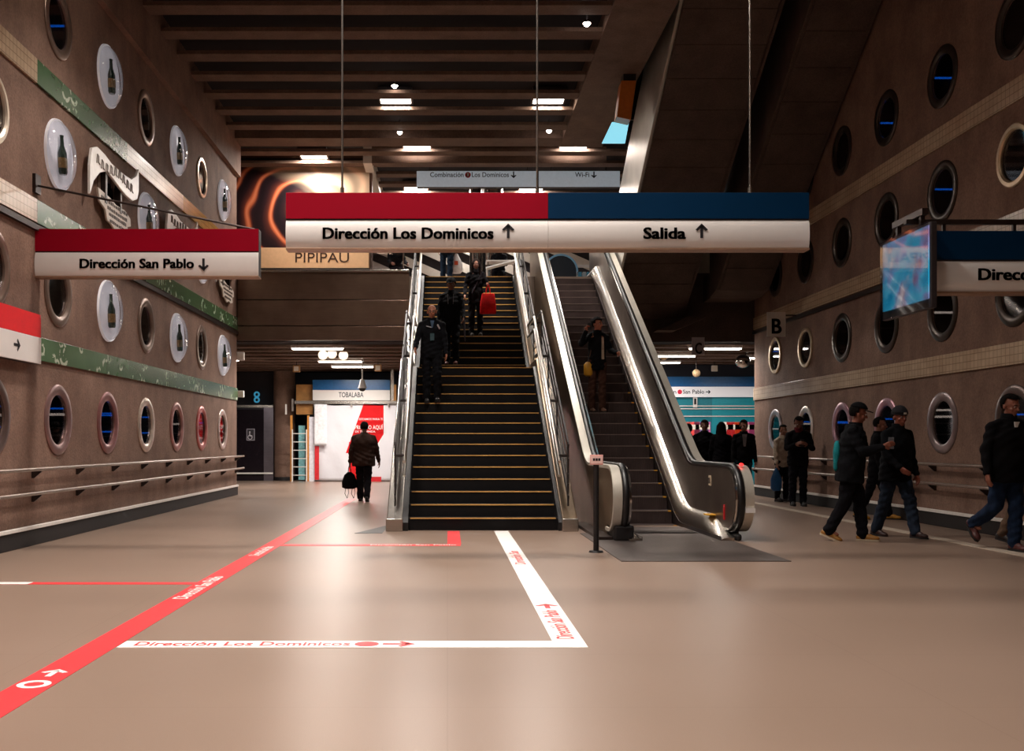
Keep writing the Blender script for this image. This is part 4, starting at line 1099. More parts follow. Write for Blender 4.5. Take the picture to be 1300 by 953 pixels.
bn = empty('draped_banner', (0, 0, 0), 0, 'white cloth banner with a red stripe covering the closed shop front', 'banner')
drape('cloth', 400, 508, 512.5, 610, YS, banner_mat(), bn, .06, 1)
drape('flap', 399, 415, 513, 565, YS-.2, plain('#f0eef2', .8), bn, .04, 5, 12, 14)
zbox('edge_panel', 392.5, 399.5, 529, 611, YS-.03, .03, plain('#e9e6ee', .6), bn)
zbox('red_edge', 399.5, 405, 566, 609, YS-.11, .02, plain('#d3202a', .6), bn)
zbox('red_foot', 465, 484, 605, 611.5, YS-.15, .02, plain('#d3202a', .6), bn)
fit_text('lettering', 'PRONTO AQUÍ', M_WHITE, bn, YS-.12, 450.5, 486, 542.5, 5.2, .012, .01)
fit_text('small_lettering', 'ESTAMOS PARA TI', M_WHITE, bn, YS-.12, 456, 486, 532, 2.6, .01, .01)
fit_text('small_lettering', 'DE TU TIENDA.', M_WHITE, bn, YS-.12, 451, 477, 547.8, 2.6, .01, .01)
# dome camera on a pole, small boxes
dc = empty('dome_camera', (PX(460, 28.5), 28.5, PZ(495, 28.5)), 0, 'white dome camera on a thin ceiling pole before the station sign', 'camera')
MB().cyl((0,0,.3), (0,0,3.7-PZ(495, 28.5)), .022).build('pole', M_WHITE, dc, smooth=40); MB().cyl((0,0,.05), (0,0,.3), .125, .05, 20).build('cone', M_WHITE, dc, smooth=40); MB().ell((0,0,.05), (.1,.1,.09), 16, 10).build('dome', M_BLACK, dc, smooth=60)
for px, py, Yb, lb, ww in ((305, 452, 24.6, 'white box speaker on the far corner of the bottle-bubble wall', .2), (305.5, 500, 24.6, 'small white box on the wall corner by the lift', .16), (376.5, 468, 30, 'small beige box hanging under the upper level beside the column', .2), (480, 467, 30, 'small brown box hanging under the upper level near the stairs', .2)):
    p = P(px, py, Yb); t = empty('wall_box', p, 0, lb, 'box')
    MB().box(-ww/2, ww/2, -.06, .06, -ww/2, ww/2).build('case', M_WHITE if Yb < 25 else M_PLY, t, bevel=.01); MB().box(-ww*.35, ww*.35, -.066, -.06, -ww*.35, ww*.35).build('grille', M_CREAM, t)
    if Yb < 25: MB().box(-ww, -ww/2, -.02, .02, -.02, .02).build('mount', M_DARKMETAL, t)
    else: MB().cyl((0,0,ww/2), (0,0,3.7-p.z), .012).build('stem', M_DARKMETAL, t)

# ------------------------------------------------------------------ under the upper level, right: turquoise shop
YT = 31.0
ts = empty('shopfront', (0, 0, 0), 0, 'turquoise shop front with a blue fascia behind the group of waiting people', 'shop')
MB().box(4.0, 11, YT+.05, YT+.25, 0, 3.64).build('wall', M_NAVY, ts)
MB().box(4.0, 11, YT, YT+.06, PZ(491, YT), PZ(478, YT)).build('fascia', plain('#0f5f9c', .35), ts)
M_TURQ = plain('#107f90', .4, vary=.08); M_TURQ2 = plain('#139aac', .4, vary=.06)
MB().box(4.0, PX(904, YT), YT, YT+.05, .9, PZ(503, YT)).build('turquoise_panel', M_TURQ, ts); MB().box(PX(904, YT), 11, YT, YT+.05, .9, PZ(503, YT)).build('turquoise_panel', M_TURQ2, ts)
for py in (515, 518.5, 528): MB().box(4.0, 11, YT-.03, YT, PZ(py+.8, YT), PZ(py-.4, YT)).build('rail', M_WHITE, ts)
MB().box(4.0, 11, YT-.6, YT, 0, .9).build('counter', M_TURQ, ts)
sb = empty('shop_direction_sign', (0, 0, 0), 0, 'white strip sign reading Dirección San Pablo across the turquoise shop', 'sign')
MB().box(4.0, PX(956.5, YT)+.3, YT-.12, YT-.04, PZ(504, YT), PZ(491, YT)).build('board', plain('#f0f0f4', .4, vary=.03, emit=.25), sb)
MB().box(4.0, 4.1, YT-.04, YT, PZ(504, YT), PZ(491, YT)).build('mount', M_HOUSE, sb)
fit_text('lettering', 'Dirección', M_INK, sb, YT-.12, 826, 858.5, 497.3, 5.2, .01, .005); fit_text('lettering', 'San Pablo', M_INK, sb, YT-.12, 867, 894, 497.3, 5.2, .01, .005)
MB().cyl((PX(863, YT-.12), YT-.12, PZ(497.3, YT-.12)), (PX(863, YT-.12), YT-.13, PZ(497.3, YT-.12)), .07, seg=18).build('line_disc', plain('#e02848', .4), sb)
arrow('arrow', M_INK, sb, (PX(899, YT-.12), YT-.126, PZ(497.3, YT-.12)), .15, -PI/2)
dv = empty('hanging_tag', (PX(882, YT), YT-.05, PZ(510, YT)), 0, 'small white hanging price tag before the turquoise panel', 'tag')
MB().box(-.06, .06, -.02, .02, -.17, .14).build('card', M_WHITE, dv); MB().box(-.035, .03, -.024, -.02, -.08, .1).build('print', M_INK, dv)
# goods along the counter
goods = [('#d02228', 840), ('#f0e6dc', 847), ('#d02228', 866), ('#f2c8b0', 872), ('#e85050', 881), ('#8a78b0', 890), ('#c86aa0', 896), ('#f0e0d8', 924), ('#d0242c', 931), ('#f0d060', 937), ('#d02830', 941), ('#d06a90', 951), ('#b06090', 955)]
for i, (cc, px) in enumerate(goods):
    wd = .13 + .05*(i % 3)
    o = empty('snack_pack', (PX(px, YT-.4), YT-.4, .9), 0, '%s upright snack pack on the turquoise counter, %s along' % (['red', 'cream', 'red', 'peach', 'coral', 'violet', 'pink', 'pale', 'deep red', 'yellow', 'red', 'rose', 'plum'][i], ['first', 'second', 'third', 'fourth', 'fifth', 'sixth', 'seventh', 'eighth', 'ninth', 'tenth', 'eleventh', 'twelfth', 'thirteenth'][i]), 'pack')
    MB().box(-wd, wd, -.06, .06, 0, .98).build('pack', plain(cc, .4, emit=.15), o, bevel=.01); MB().box(-wd*.8, wd*.8, -.064, -.06, .75, .9).build('pack_label', plain('#f4ece0', .5), o)  # faint glow added to the packs, which hold no lamp
# dome mirror and round lamps
gm = empty('dome_mirror', (PX(943, 27), 27, PZ(458.5, 27)), 0, 'silver dome mirror hanging near the corner of the porthole wall', 'mirror')
MB().ell((0,0,0), (.2,.16,.18), 20, 12).build('dome', M_STEEL_BRIGHT, gm, smooth=60); MB().cyl((.05,0,.12), (.12,0,3.7-PZ(458.5, 27)), .02).build('arm', M_STEEL, gm)
for px, py, lb in ((843, 452, 'round beige lamp under the upper level beside the escalator side'), (884, 473.5, 'small round beige lamp before the navy wall')):
    Yb = 28; p = P(px, py, Yb); t = empty('round_lamp', p, 0, lb, 'lamp'); MB().ell((0,0,0), (.11,.08,.11), 16, 10).build('globe', plain('#c9ab84', .4), t, smooth=60); MB().cyl((0,0,.1), (0,0,3.7-p.z), .012).build('stem', M_DARKMETAL, t)
p = P(907, 467.5, 30); t = empty('wall_box', p, 0, 'small pale square box hanging before the navy wall', 'box'); MB().box(-.085, .085, -.05, .05, -.085, .085).build('case', M_CREAM, t, bevel=.008); MB().cyl((0,0,.08), (0,0,3.7-p.z), .012).build('stem', M_DARKMETAL, t)

# ------------------------------------------------------------------ people
BAKE = []
def skin_mat(c):
    n = NT('skin_' + c.lstrip('#')); v = n.coord(); f = n.noise(v, 18, 4); q = lin(c)
    n.base(n.ramp(f, [(.3, tuple(x*.82 for x in q[:3])+(1,)), (.7, q)])); n.set(.5, 0, .4)
    n.b.inputs['Subsurface Weight'].default_value = .08; n.b.inputs['Subsurface Radius'].default_value = (.02, .008, .005)
    return n.m
_sk = {}
def skin(c):
    if c not in _sk: _sk[c] = skin_mat(c)
    return _sk[c]
M_EYEW = plain('#a89c95', .4); M_IRIS = plain('#1c130f', .2); M_LIP = plain('#8a4a40', .5)

def remeshed(name, m, mat, parent, vox, smooth=3):
    o = m.build(name, mat, parent)
    r = o.modifiers.new('r', 'REMESH'); r.mode = 'VOXEL'; r.voxel_size = vox; r.use_smooth_shade = True
    if smooth:
        s_ = o.modifiers.new('s', 'SMOOTH'); s_.factor = .5; s_.iterations = smooth
    BAKE.append(o); return o
def bake_all():
    dg = bpy.context.evaluated_depsgraph_get(); dg.update()
    new = [(o, bpy.data.meshes.new_from_object(o.evaluated_get(dg), depsgraph=dg)) for o in BAKE]
    for o, me in new:
        old = o.data; nm = o.name; o.modifiers.clear(); o.data = me; me.name = nm
        me.polygons.foreach_set('use_smooth', [True]*len(me.polygons))
        if nm.startswith(('jacket', 'trousers')):       # soft cloth folds
            nv = len(me.vertices); co = np.empty(nv*3, 'f'); me.vertices.foreach_get('co', co); no = np.empty(nv*3, 'f'); me.vertex_normals.foreach_get('vector', no)
            co = co.reshape(-1, 3); no = no.reshape(-1, 3); sd_ = sum(map(ord, nm)) % 11 * 1.7
            x_, y_, z_ = co[:, 0], co[:, 1], co[:, 2]
            q_ = np.sin(z_*31 + x_*17 + 2*np.sin(y_*15 + sd_)) * np.sin(x_*13 - y_*11 + z_*9 + sd_) + .7*np.sin(z_*53 - x_*29 + y_*23 + 3*np.sin(z_*8 + sd_))
            me.vertices.foreach_set('co', (co + no*(.006*q_)[:, None]).astype('f').ravel())
            me.update()
    BAKE.clear()

def ering(c, rx, ry, n=16, M=None):
    out = []
    for i in range(n):
        a = 2*PI*i/n; v = Vector((rx*math.cos(a), ry*math.sin(a), 0)); out.append(Vector(c) + (M @ v if M else v))
    return out

def hand(m, wrist, d, palm_n, side, s, curl=.5):
    "palm and five fingers; d = hand direction, palm_n = palm facing direction"
    d = Vector(d).normalized(); pn = (Vector(palm_n) - d*Vector(palm_n).dot(d)).normalized(); lat = d.cross(pn) * side
    w_ = Vector(wrist)
    m.cap(w_, w_+d*.03*s, .026*s, .028*s, 8)
    for k in (-1, -.33, .33, 1):        # palm
        m.cap(w_+d*.02*s+lat*k*.014*s, w_+d*.085*s+lat*k*.026*s, .015*s, .0135*s, 8)
    for k, L in ((-1, .062), (-.33, .075), (.33, .082), (1, .07)):
        a = w_+d*.085*s+lat*k*.027*s; c1 = curl*.7
        d1 = (d*math.cos(c1)+pn*math.sin(c1)); b = a+d1*L*.55*s
        d2 = (d*math.cos(c1*2.1)+pn*math.sin(c1*2.1)); c = b+d2*L*.5*s
        m.cap(a, b, .0105*s, .0095*s, 8); m.cap(b, c, .0095*s, .008*s, 8)
    t0 = w_+d*.03*s+lat*.026*s; t1 = t0+(d*.6+lat*.55+pn*.45).normalized()*.04*s; t2 = t1+(d*.85+pn*.4+lat*.1).normalized()*.032*s
    m.cap(t0, t1, .013*s, .011*s, 8); m.cap(t1, t2, .011*s, .009*s, 8)

def person(label, loc, yaw, H=1.72, lean=4, head=(0, 0), arms=None, legs=None, top='#1b1a20', pants='#1d2230', shoes='#241c1a', skin_c='#a9745c',
           hair='#17110f', hairstyle='short', coat=.80, bulk=1.0, vox=.012, collar=None, seated=False, stride_x=0, zoff=None, sole=None):
    s = H/1.75; t = empty('person', loc, R(yaw), label, 'person')
    arms = arms or {1: (4, 8, 12, 4), -1: (4, 8, 12, 4)}; legs = legs or {1: (2, 4), -1: (-2, 4)}
    # legs
    hipz = .93*s; J = {}
    for sd in (1, -1):
        a, k = legs[sd][0], legs[sd][1]; a_, b_ = R(a), R(a-k)
        hip = Vector((sd*.088*s, 0, hipz)); kn = hip + Vector((sd*.012, -math.sin(a_), -math.cos(a_)))*.43*s
        an = kn + Vector((0, -math.sin(b_), -math.cos(b_)))*.42*s
        J[sd] = [hip, kn, an, R(legs[sd][2]) if len(legs[sd]) > 2 else None]
    if zoff is None:
        lo = min(J[sd][2].z for sd in (1, -1)) - .082*s
    else: lo = zoff
    for sd in (1, -1):
        for i in range(3): J[sd][i] = J[sd][i] - Vector((0, 0, lo))
    hipz -= lo
    piv = Vector((0, 0, hipz)); ML = Matrix.Rotation(R(lean), 3, 'X')
    def T(x, y, z): return piv + ML @ Vector((x, y, z - .93)) * s     # z given for a 1.75 m figure
    # arms
    A = {}
    for sd in (1, -1):
        f, o_, e, o2 = arms[sd][:4]; f_, o_r, fe, o2r = R(f), R(o_), R(f+e), R(o2)
        sh = T(sd*.172*bulk**.5, .005, 1.395)
        el = sh + Vector((sd*math.sin(o_r), -math.sin(f_)*math.cos(o_r), -math.cos(f_)*math.cos(o_r)))*.285*s
        d2 = Vector((sd*math.sin(o2r), -math.sin(fe)*math.cos(o2r), -math.cos(fe)*math.cos(o2r)))
        A[sd] = (sh, el, el + d2*.245*s, d2)
    # --- body
    m = MB(); bk = bulk
    tor = [(.90, .13, .095, 0), (1.0, .14, .095, 0), (1.1, .125, .09, 0), (1.28, .15, .10, .0), (1.40, .145, .085, .01), (1.47, .065, .06, .01), (1.53, .052, .055, -.005), (1.58, .05, .055, -.012)]
    m.loft([ering(T(0, yo, z), rx*s, ry*s, 14, ML) for z, rx, ry, yo in tor])
    for sd in (1, -1):
        hip, kn, an = J[sd][:3]; m.cap(hip, kn, .07*s, .048*s); m.cap(kn, an, .05*s, .034*s)
        m.cap(an, an + Vector((0, -.1*s, -.045*s)), .034*s, .028*s, 8)
        sh, el, wr, d2 = A[sd]; m.cap(sh, el, .046*s, .036*s); m.cap(el, wr, .036*s, .026*s)
        pn = Vector((-sd, 0, 0)) if abs(d2.x) < .6 else Vector((0, -1, 0))
        if len(arms[sd]) > 4: pn = Vector(arms[sd][4])
        hand(m, wr, d2, pn, sd if d2.z < .3 else sd, s, arms[sd][5] if len(arms[sd]) > 5 else .55)
    hc = T(0, -.02, 1.635); MH = ML @ Matrix.Rotation(R(head[0]), 3, 'Z') @ Matrix.Rotation(R(head[1]), 3, 'X')
    hs = 1.07*s
    def Hh(x, y, z): return hc + MH @ Vector((x, y, z))*hs
    m.ell(Hh(0, .012, .028), (.074*s, .093*s, .088*s), 16, 12, MH)
    m.ell(Hh(0, -.022, -.04), (.057*s, .066*s, .072*s), 16, 10, MH)
    m.ell(Hh(0, -.052, -.088), (.03*s, .03*s, .024*s), 12, 8, MH)        # chin
    m.ell(Hh(0, -.068, .022), (.05*s, .024*s, .014*s), 12, 8, MH)        # brow
    m.cap(Hh(0, -.083, .012), Hh(0, -.102, -.024), .009*s, .0145*s, 8)   # nose
    for sd in (1, -1):
        m.ell(Hh(sd*.076, .008, -.012), (.011*s, .02*s, .032*s), 8, 8, MH)
        m.ell(Hh(sd*.038, -.055, -.026), (.02*s, .022*s, .02*s), 8, 8, MH)
    m.cap(Hh(-.017, -.083, -.056), Hh(.017, -.083, -.056), .008*s, .008*s, 8)
    bd = remeshed('body', m, skin(skin_c), t, min(vox, .0095), 1)
    for sd in (1, -1):
        e_ = MB().ell(Hh(sd*.03, -.0765, .004), (.013*s, .008*s, .009*s), 10, 8, MH).build('eye', M_EYEW, t, smooth=60)
        MB().ell(Hh(sd*.03, -.082, .004), (.006*s, .005*s, .006*s), 8, 6, MH).build('iris', M_IRIS, e_)
        MB().cap(Hh(sd*.017, -.088, .026), Hh(sd*.045, -.079, .026), .0035*s, .003*s, 6).build('eyebrow', plain(hair, .8), t)
    MB().ell(Hh(0, -.0895, -.056), (.021*s, .006*s, .006*s), 10, 6, MH).build('lips', M_LIP, t, smooth=60)
    # --- trousers
    m = MB(); m.ell(piv + Vector((0, .01, .0)), (.155*s*bk, .115*s*bk, .12*s), 14, 10)
    for sd in (1, -1):
        hip, kn, an = J[sd][:3]
        m.cap(hip, kn, .096*s*bk**.5, .078*s*bk**.3); m.cap(kn, an + (kn-an).normalized()*.01*s, .078*s*bk**.3, .066*s*bk**.3)
        m.ell(hip + Vector((0, .035*s, .01)), (.085*s, .085*s, .1*s))
    remeshed('trousers', m, fab(pants), t, max(.011, vox), 3)
    # --- jacket
    m = MB(); hem = coat
    prof = [(hem, .178, .128, .005), (hem+.05, .18, .13, .005), (1.0, .176, .125, .0), (1.12, .165, .118, 0), (1.28, .182, .125, .0), (1.36, .165, .112, .008), (1.43, .12, .088, .012), (1.49, .072, .072, .01)]
    prof = [p for i, p in enumerate(prof) if i < 2 or p[0] > hem+.08]
    if seated: prof = [p for p in prof if p[0] > .9]
    m.loft([ering(T(0, yo, z), rx*s*bk, ry*s*bk, 18, ML) for z, rx, ry, yo in prof])
    for sd in (1, -1):
        sh, el, wr, d2 = A[sd]
        m.cap(T(sd*.04, .012, 1.462), sh + Vector((0, 0, .002)), .05*s, .06*s*bk**.5); m.cap(sh, el, .063*s*bk**.5, .054*s*bk**.5); m.cap(el, wr - d2*.005, .054*s*bk**.5, .042*s)
    jk = remeshed('jacket', m, fab(top), t, max(.011, vox), 3)
    if collar:
        MB().loft([ering(T(0, .0, z), r_*s, r_*.98*s, 16, ML) for z, r_ in ((1.455, .092), (1.50, .084), (1.545, .08), (1.55, .07), (1.5, .068))], False).build('collar', fab(collar), t, smooth=60)
    else:
        MB().loft([ering(T(0, .0, z), r_*s, r_*.98*s, 16, ML) for z, r_ in ((1.45, .094), (1.50, .085), (1.525, .08), (1.525, .07), (1.48, .068))], False).build('collar', fab(top), t, smooth=60)
    # --- shoes
    for sd in (1, -1):
        an, pit = J[sd][2], J[sd][3]; MP = Matrix.Rotation(-(pit or 0), 3, 'X')
        def Q(x, y, z): return an + MP @ Vector((x, y, z-.082))*s
        m = MB(); m.ell(Q(0, .03, .045), (.04*s, .055*s, .045*s), 12, 8, MP); m.ell(Q(0, -.05, .05), (.04*s, .09*s, .045*s), 12, 8, MP); m.ell(Q(0, -.13, .036), (.046*s, .075*s, .034*s), 12, 8, MP); m.cap(Q(0, 0, .06), Q(0, .005, .13), .042*s, .044*s)
        sh_ = remeshed('shoe', m, plain(shoes, .5, vary=.15), t, .0095, 2)
        MB().loft([[Q(x*1.0, y, z) for x, y in ((.0, .085), (.035, .06), (.038, -.03), (.048, -.12), (.03, -.19), (0, -.21), (-.03, -.19), (-.048, -.12), (-.038, -.03), (-.035, .06))] for z in (.0, .022)]).build('sole', plain(sole or '#1a1616', .7), sh_)
    # --- hair and headgear
    def shell(name, mat, r, cut, th=.0):
        m = MB(); m.ell((0, 0, 0), (1, 1, 1), 22, 16)
        keep = [f for f in m.f if all(cut(*m.v[i]) for i in f)]
        vs = [Hh(0+v[0]*r[0], .012+v[1]*r[1], .028+v[2]*r[2]) for v in m.v]
        q = MB(); q.add(vs, keep); o = q.build(name, mat, t, smooth=60); so = o.modifiers.new('th', 'SOLIDIFY'); so.thickness = .008; so.offset = 1; return o
    hm = fab(hair, 40)
    if hairstyle in ('short', 'cap', 'beanie', 'hood'):
        shell('hair', hm, (.079, .098, .094), lambda x, y, z: (y > .15 and z > -.75) or (z > .42 and y > -.95) or (abs(x) > .75 and y > -.25 and z > -.25))
    if hairstyle == 'balding':
        shell('hair', hm, (.078, .097, .09), lambda x, y, z: (y > .1 and -.75 < z < .45) or (abs(x) > .72 and y > -.2 and -.3 < z < .4))
    if hairstyle == 'long':
        m = MB(); m.ell(Hh(0, .02, .03), (.085*s, .1*s, .095*s), 16, 10, MH)
        m.loft([ering(Hh(0, yo, z), rx*s, ry*s, 14, ML) for z, rx, ry, yo in ((.05, .084, .07, .04), (-.06, .088, .06, .05), (-.16, .1, .055, .06), (-.27, .095, .045, .065), (-.33, .06, .03, .065))])
        for sd in (1, -1): m.cap(Hh(sd*.072, .0, .03), Hh(sd*.085, -.02, -.12), .026*s, .03*s); m.cap(Hh(sd*.085, -.02, -.12), Hh(sd*.08, -.05, -.26), .03*s, .018*s)
        remeshed('hair', m, hm, t, .011, 2)
    if hairstyle == 'bun':
        shell('hair', hm, (.08, .1, .096), lambda x, y, z: (y > .1 and z > -.8) or (z > .35 and y > -.95) or (abs(x) > .7 and y > -.3 and z > -.3))
        MB().ell(Hh(0, .11, .06), (.04*s, .04*s, .04*s)).build('hair_bun', hm, t, smooth=60)
    if hairstyle == 'cap':
        c_ = shell('cap', fab('#15151a'), (.086, .104, .108), lambda x, y, z: z > .22)
        MB().loft([[Hh(x, y, z+.004*k) for x, y, z in ((-.072, -.05, .056), (-.055, -.12, .05), (0, -.158, .045), (.055, -.12, .05), (.072, -.05, .056))] for k in (0, 2)]).build('brim', fab('#15151a'), c_)
    if hairstyle == 'beanie':
        shell('beanie', fab('#2c2c30'), (.09, .108, .115), lambda x, y, z: z > .08 or (y > .3 and z > -.35))
        MB().loft([ering(Hh(0, .012, z), rx*s, ry*s, 20, MH) for z, rx, ry in ((.03, .088, .106), (.035, .095, .113), (.07, .093, .111), (.072, .086, .104))]).build('beanie_fold', fab('#3a3a40'), t, smooth=60)
        MB().box(-.022, .022, -.003, .003, -.012, .012).build('beanie_badge', M_CREAM, t, loc=Hh(0, -.103, .055))
    if hairstyle == 'hood':
        shell('hood_cap', fab('#101014'), (.088, .106, .106), lambda x, y, z: z > .12 or (y > .2 and z > -.9))
        MB().loft([[Hh(x, y, z+.004*k) for x, y, z in ((-.07, -.05, .05), (-.05, -.11, .044), (0, -.14, .04), (.05, -.11, .044), (.07, -.05, .05))] for k in (0, 2)]).build('brim', fab('#101014'), t)
    t['_'] = 0; del t['_']
    return t, T, Hh, A, s

def world(t, v):
    return Vector(t.location) + Matrix.Rotation(t.rotation_euler.z, 3, 'Z') @ Vector(v)
def strap(m, pts, r=.008): m.tube(pts, r, 6, (1, 0, 0)) if False else [m.cap(a, b, r, r, 6) for a, b in zip(pts, pts[1:])]

# walking man seen from behind, with a bag in his hand
t, T, Hh, A, s = person('man in a brown jacket seen from behind, walking towards the white banner', (PX(462, 21.7), 21.7, 0), 178, 1.70, 5, (0, 4),
    {1: (-8, 14, 10, 8), -1: (6, 14, 12, 10)}, {1: (10, 4), -1: (-12, 10, -14)}, '#3a2a24', '#1c1a20', '#171416', '#8f6250', '#1a1412', 'short', .78, 1.42)
def hand_w(t, A, sd, d=.08): return world(t, A[sd][2] + A[sd][3]*d)
hw = hand_w(t, A, 1)
b = empty('shoulder_bag', hw + Vector((0, 0, -.5)), 0, 'black soft bag with hanging straps carried by the man in brown', 'bag')
m = MB(); m.loft([ering((0, 0, z), rx, ry, 14) for z, rx, ry in ((0, .09, .04), (.03, .16, .07), (.15, .165, .08), (.3, .11, .05), (.36, .04, .03))]); m.build('pouch', fab('#131116'), b, smooth=60)
for sx in (-.03, .03):
    m = MB(); strap(m, [(sx, 0, .34), (sx*.7, 0, .44), (0, 0, .52)]); m.build('handle', fab('#131116'), b)
for sx in (-.08, .06):
    m = MB(); strap(m, [(sx, 0, .02), (sx-.02, 0, -.1), (sx+.03, 0, -.2), (sx+.06, 0, -.08), (sx+.05, 0, .02)], .006); m.build('loose_strap', fab('#131116'), b)

# bald man on the stairs
zs = 11*RIS
t, T, Hh, A, s = person('balding man with glasses in a dark zipped jacket, coming down the stairs', (PX(548, 17.55), 17.62, zs), 4, 1.70, 3, (-4, 6),
    {1: (6, 10, 14, 4), -1: (22, 16, 22, 10)}, {1: (16, 26), -1: (4, 8)}, '#15171d', '#14141a', '#151213', '#a3674e', '#3a3230', 'balding', .80, 1.12, .011, None)
for sd in (1, -1):
    m = MB(); m.lathe([(.017, -.001), (.017, .001), (.02, .001), (.02, -.001)], (0, 0, 0), (0,1,0), 16); g = m.build('spectacles', M_BLACK, t, loc=Hh(sd*.03, -.096, .004))
m = MB(); m.cap(T(-.1, -.122, 1.37), T(-.02, -.128, 1.35), .008, .008); m.build('jacket_stripe', plain('#a9a6ac', .6), t)
m = MB(); m.cap(T(.1, -.122, 1.39), T(.13, -.11, 1.33), .016, .014); m.build('jacket_stripe', plain('#a9a6ac', .6), t)
MB().loft([[T(x, -.118, z) for x, z in ((-.035, 1.47), (.035, 1.47), (.01, 1.34), (-.01, 1.34))], [T(x, -.126, z) for x, z in ((-.035, 1.47), (.035, 1.47), (.01, 1.34), (-.01, 1.34))]]).build('shirt_front', fab('#4a5f78'), t)
MB().box(-.035, .035, -.004, .004, -.06, .06).build('chest_print', plain('#27424a', .6), t, loc=T(0, -.15, 1.18))

# hooded man behind him
t, T, Hh, A, s = person('man in a black cap and dark hooded jacket on the stairs holding a rolled umbrella', (PX(573, 20.6), 20.62, 16*RIS), -6, 1.76, 3, (0, 10),
    {1: (12, 12, 30, 6), -1: (4, 10, 16, 4)}, {1: (8, 16), -1: (0, 6)}, '#17171b', '#15151b', '#5a2a22', '#7c4f3c', '#15100e', 'hood', .80, 1.12, .012)
for sd in (1, -1):
    m = MB(); m.cap(T(sd*.06, -.12, 1.43), T(sd*.05, -.135, 1.24), .006, .006, 6); m.build('drawstring', plain('#77757c', .6), t)
hw = hand_w(t, A, 1)
u = empty('umbrella', hw, 0, 'rolled grey umbrella held by the man in the black cap', 'umbrella')
MB().cap((0, 0, .06), (.03, -.04, -.42), .012, .006).build('shaft', plain('#4a4648', .5), u); MB().cap((.004, -.004, -.02), (.028, -.036, -.4), .024, .012).build('canopy', fab('#504b50'), u)

# woman with a red bag
t, T, Hh, A, s = person('long-haired woman in a black coat and scarf, coming down the stairs', (PX(604, 21.75), 21.75, 20*RIS), 6, 1.66, 2, (-6, 4),
    {1: (24, 16, 62, -6), -1: (10, 14, 24, 8)}, {1: (8, 18), -1: (0, 4)}, '#17141a', '#15131a', '#17120f', '#a8705a', '#2b1a15', 'long', .74, .98, .011, '#1b171c')
m = MB(); m.cap(T(.12, -.1, 1.43), T(-.1, -.12, .98), .014, .014, 6); m.build('bag_strap', fab('#3a343c'), t)
hw = hand_w(t, A, 1, .07)
b = empty('shopping_bag', hw + Vector((0, -.02, -.62)), 0, 'bright red shopping bag hanging from the long-haired woman\'s hand', 'bag')
MB().loft([[(x*1.0, y*1.0, z) for x, y in ((-w_, -d_), (w_, -d_), (w_, d_), (-w_, d_))] for z, w_, d_ in ((0, .17, .07), (.2, .165, .075), (.42, .13, .05))]).build('sack', fab('#e01a1c', 6), b, smooth=30, bevel=.01)
for sx in (-.05, .05):
    m = MB(); strap(m, [(sx, 0, .41), (sx*.6, 0, .54), (0, 0, .62)], .012); m.build('handle', fab('#e01a1c', 6), b)

# person at the stair head with a white bag
t, T, Hh, A, s = person('person in a dark coat and jeans standing at the stair head beyond the long sign', (PX(567, 25.5), 25.5, MZ), 170, 1.72, 2, (0, 0), None, None, '#15141a', '#1c2a3c', '#1a1716', '#a9745c', vox=.014)
hw = hand_w(t, A, -1); b = empty('plastic_bag', hw + Vector((0, 0, -.55)), 0, 'white plastic carrier bag at the stair head', 'bag')
MB().loft([ering((0, 0, z), rx, ry, 12) for z, rx, ry in ((0, .1, .05), (.06, .16, .08), (.25, .15, .08), (.38, .09, .04), (.5, .03, .02))]).build('sack', plain('#ece8ea', .35), b, smooth=60)
MB().box(-.05, .04, -.086, -.08, .2, .3).build('print', plain('#c8502c', .5), b)

# woman on the escalator, phone at her ear
ze = escz(18.55); 
t, T, Hh, A, s = person('woman in a black coat and patterned trousers on the escalator, phone at her ear', (PX(758, 18.66), 18.66, 1.803), 8, 1.74, 0, (38, 2),
    {-1: (48, 40, 112, -18, (0, -1, 0), .9), 1: (24, 10, 52, 14)}, {1: (2, 3), -1: (-2, 3)}, '#17151a', '#4a3026', '#6b4a3a', '#a8674f', '#1a1210', 'bun', .78, .98, .011)
ph = tag(MB().box(-.035, .035, -.005, .005, -.07, .07).build('mobile_phone', M_BLACK, None, bevel=.006, loc=world(t, A[-1][2] + A[-1][3]*.1 + Vector((.02, -.02, 0)))), 'dark mobile phone held to the ear of the woman on the escalator', 'phone')
MB().loft([[T(x, y, z) for x, z in ((.05, 1.38), (.09, 1.38), (.1, .98), (.05, .98))] for y in (-.118, -.128)]).build('scarf', fab('#b39a86'), t)
p0 = world(t, T(-.17, -.03, .80)); b = empty('handbag', p0, 0, 'small yellow handbag on the shoulder of the woman riding the escalator', 'bag')
MB().loft([ering((0, 0, z), rx, ry, 14) for z, rx, ry in ((-.13, .05, .035), (-.1, .09, .05), (.08, .088, .05), (.13, .05, .03))]).build('pouch', plain('#c48a1c', .5), b, smooth=60)
m = MB(); strap(m, [(0, 0, .12), (.05, -.03, .38), (.08, 0, .66)], .008); m.build('strap', fab('#5a4030'), b)

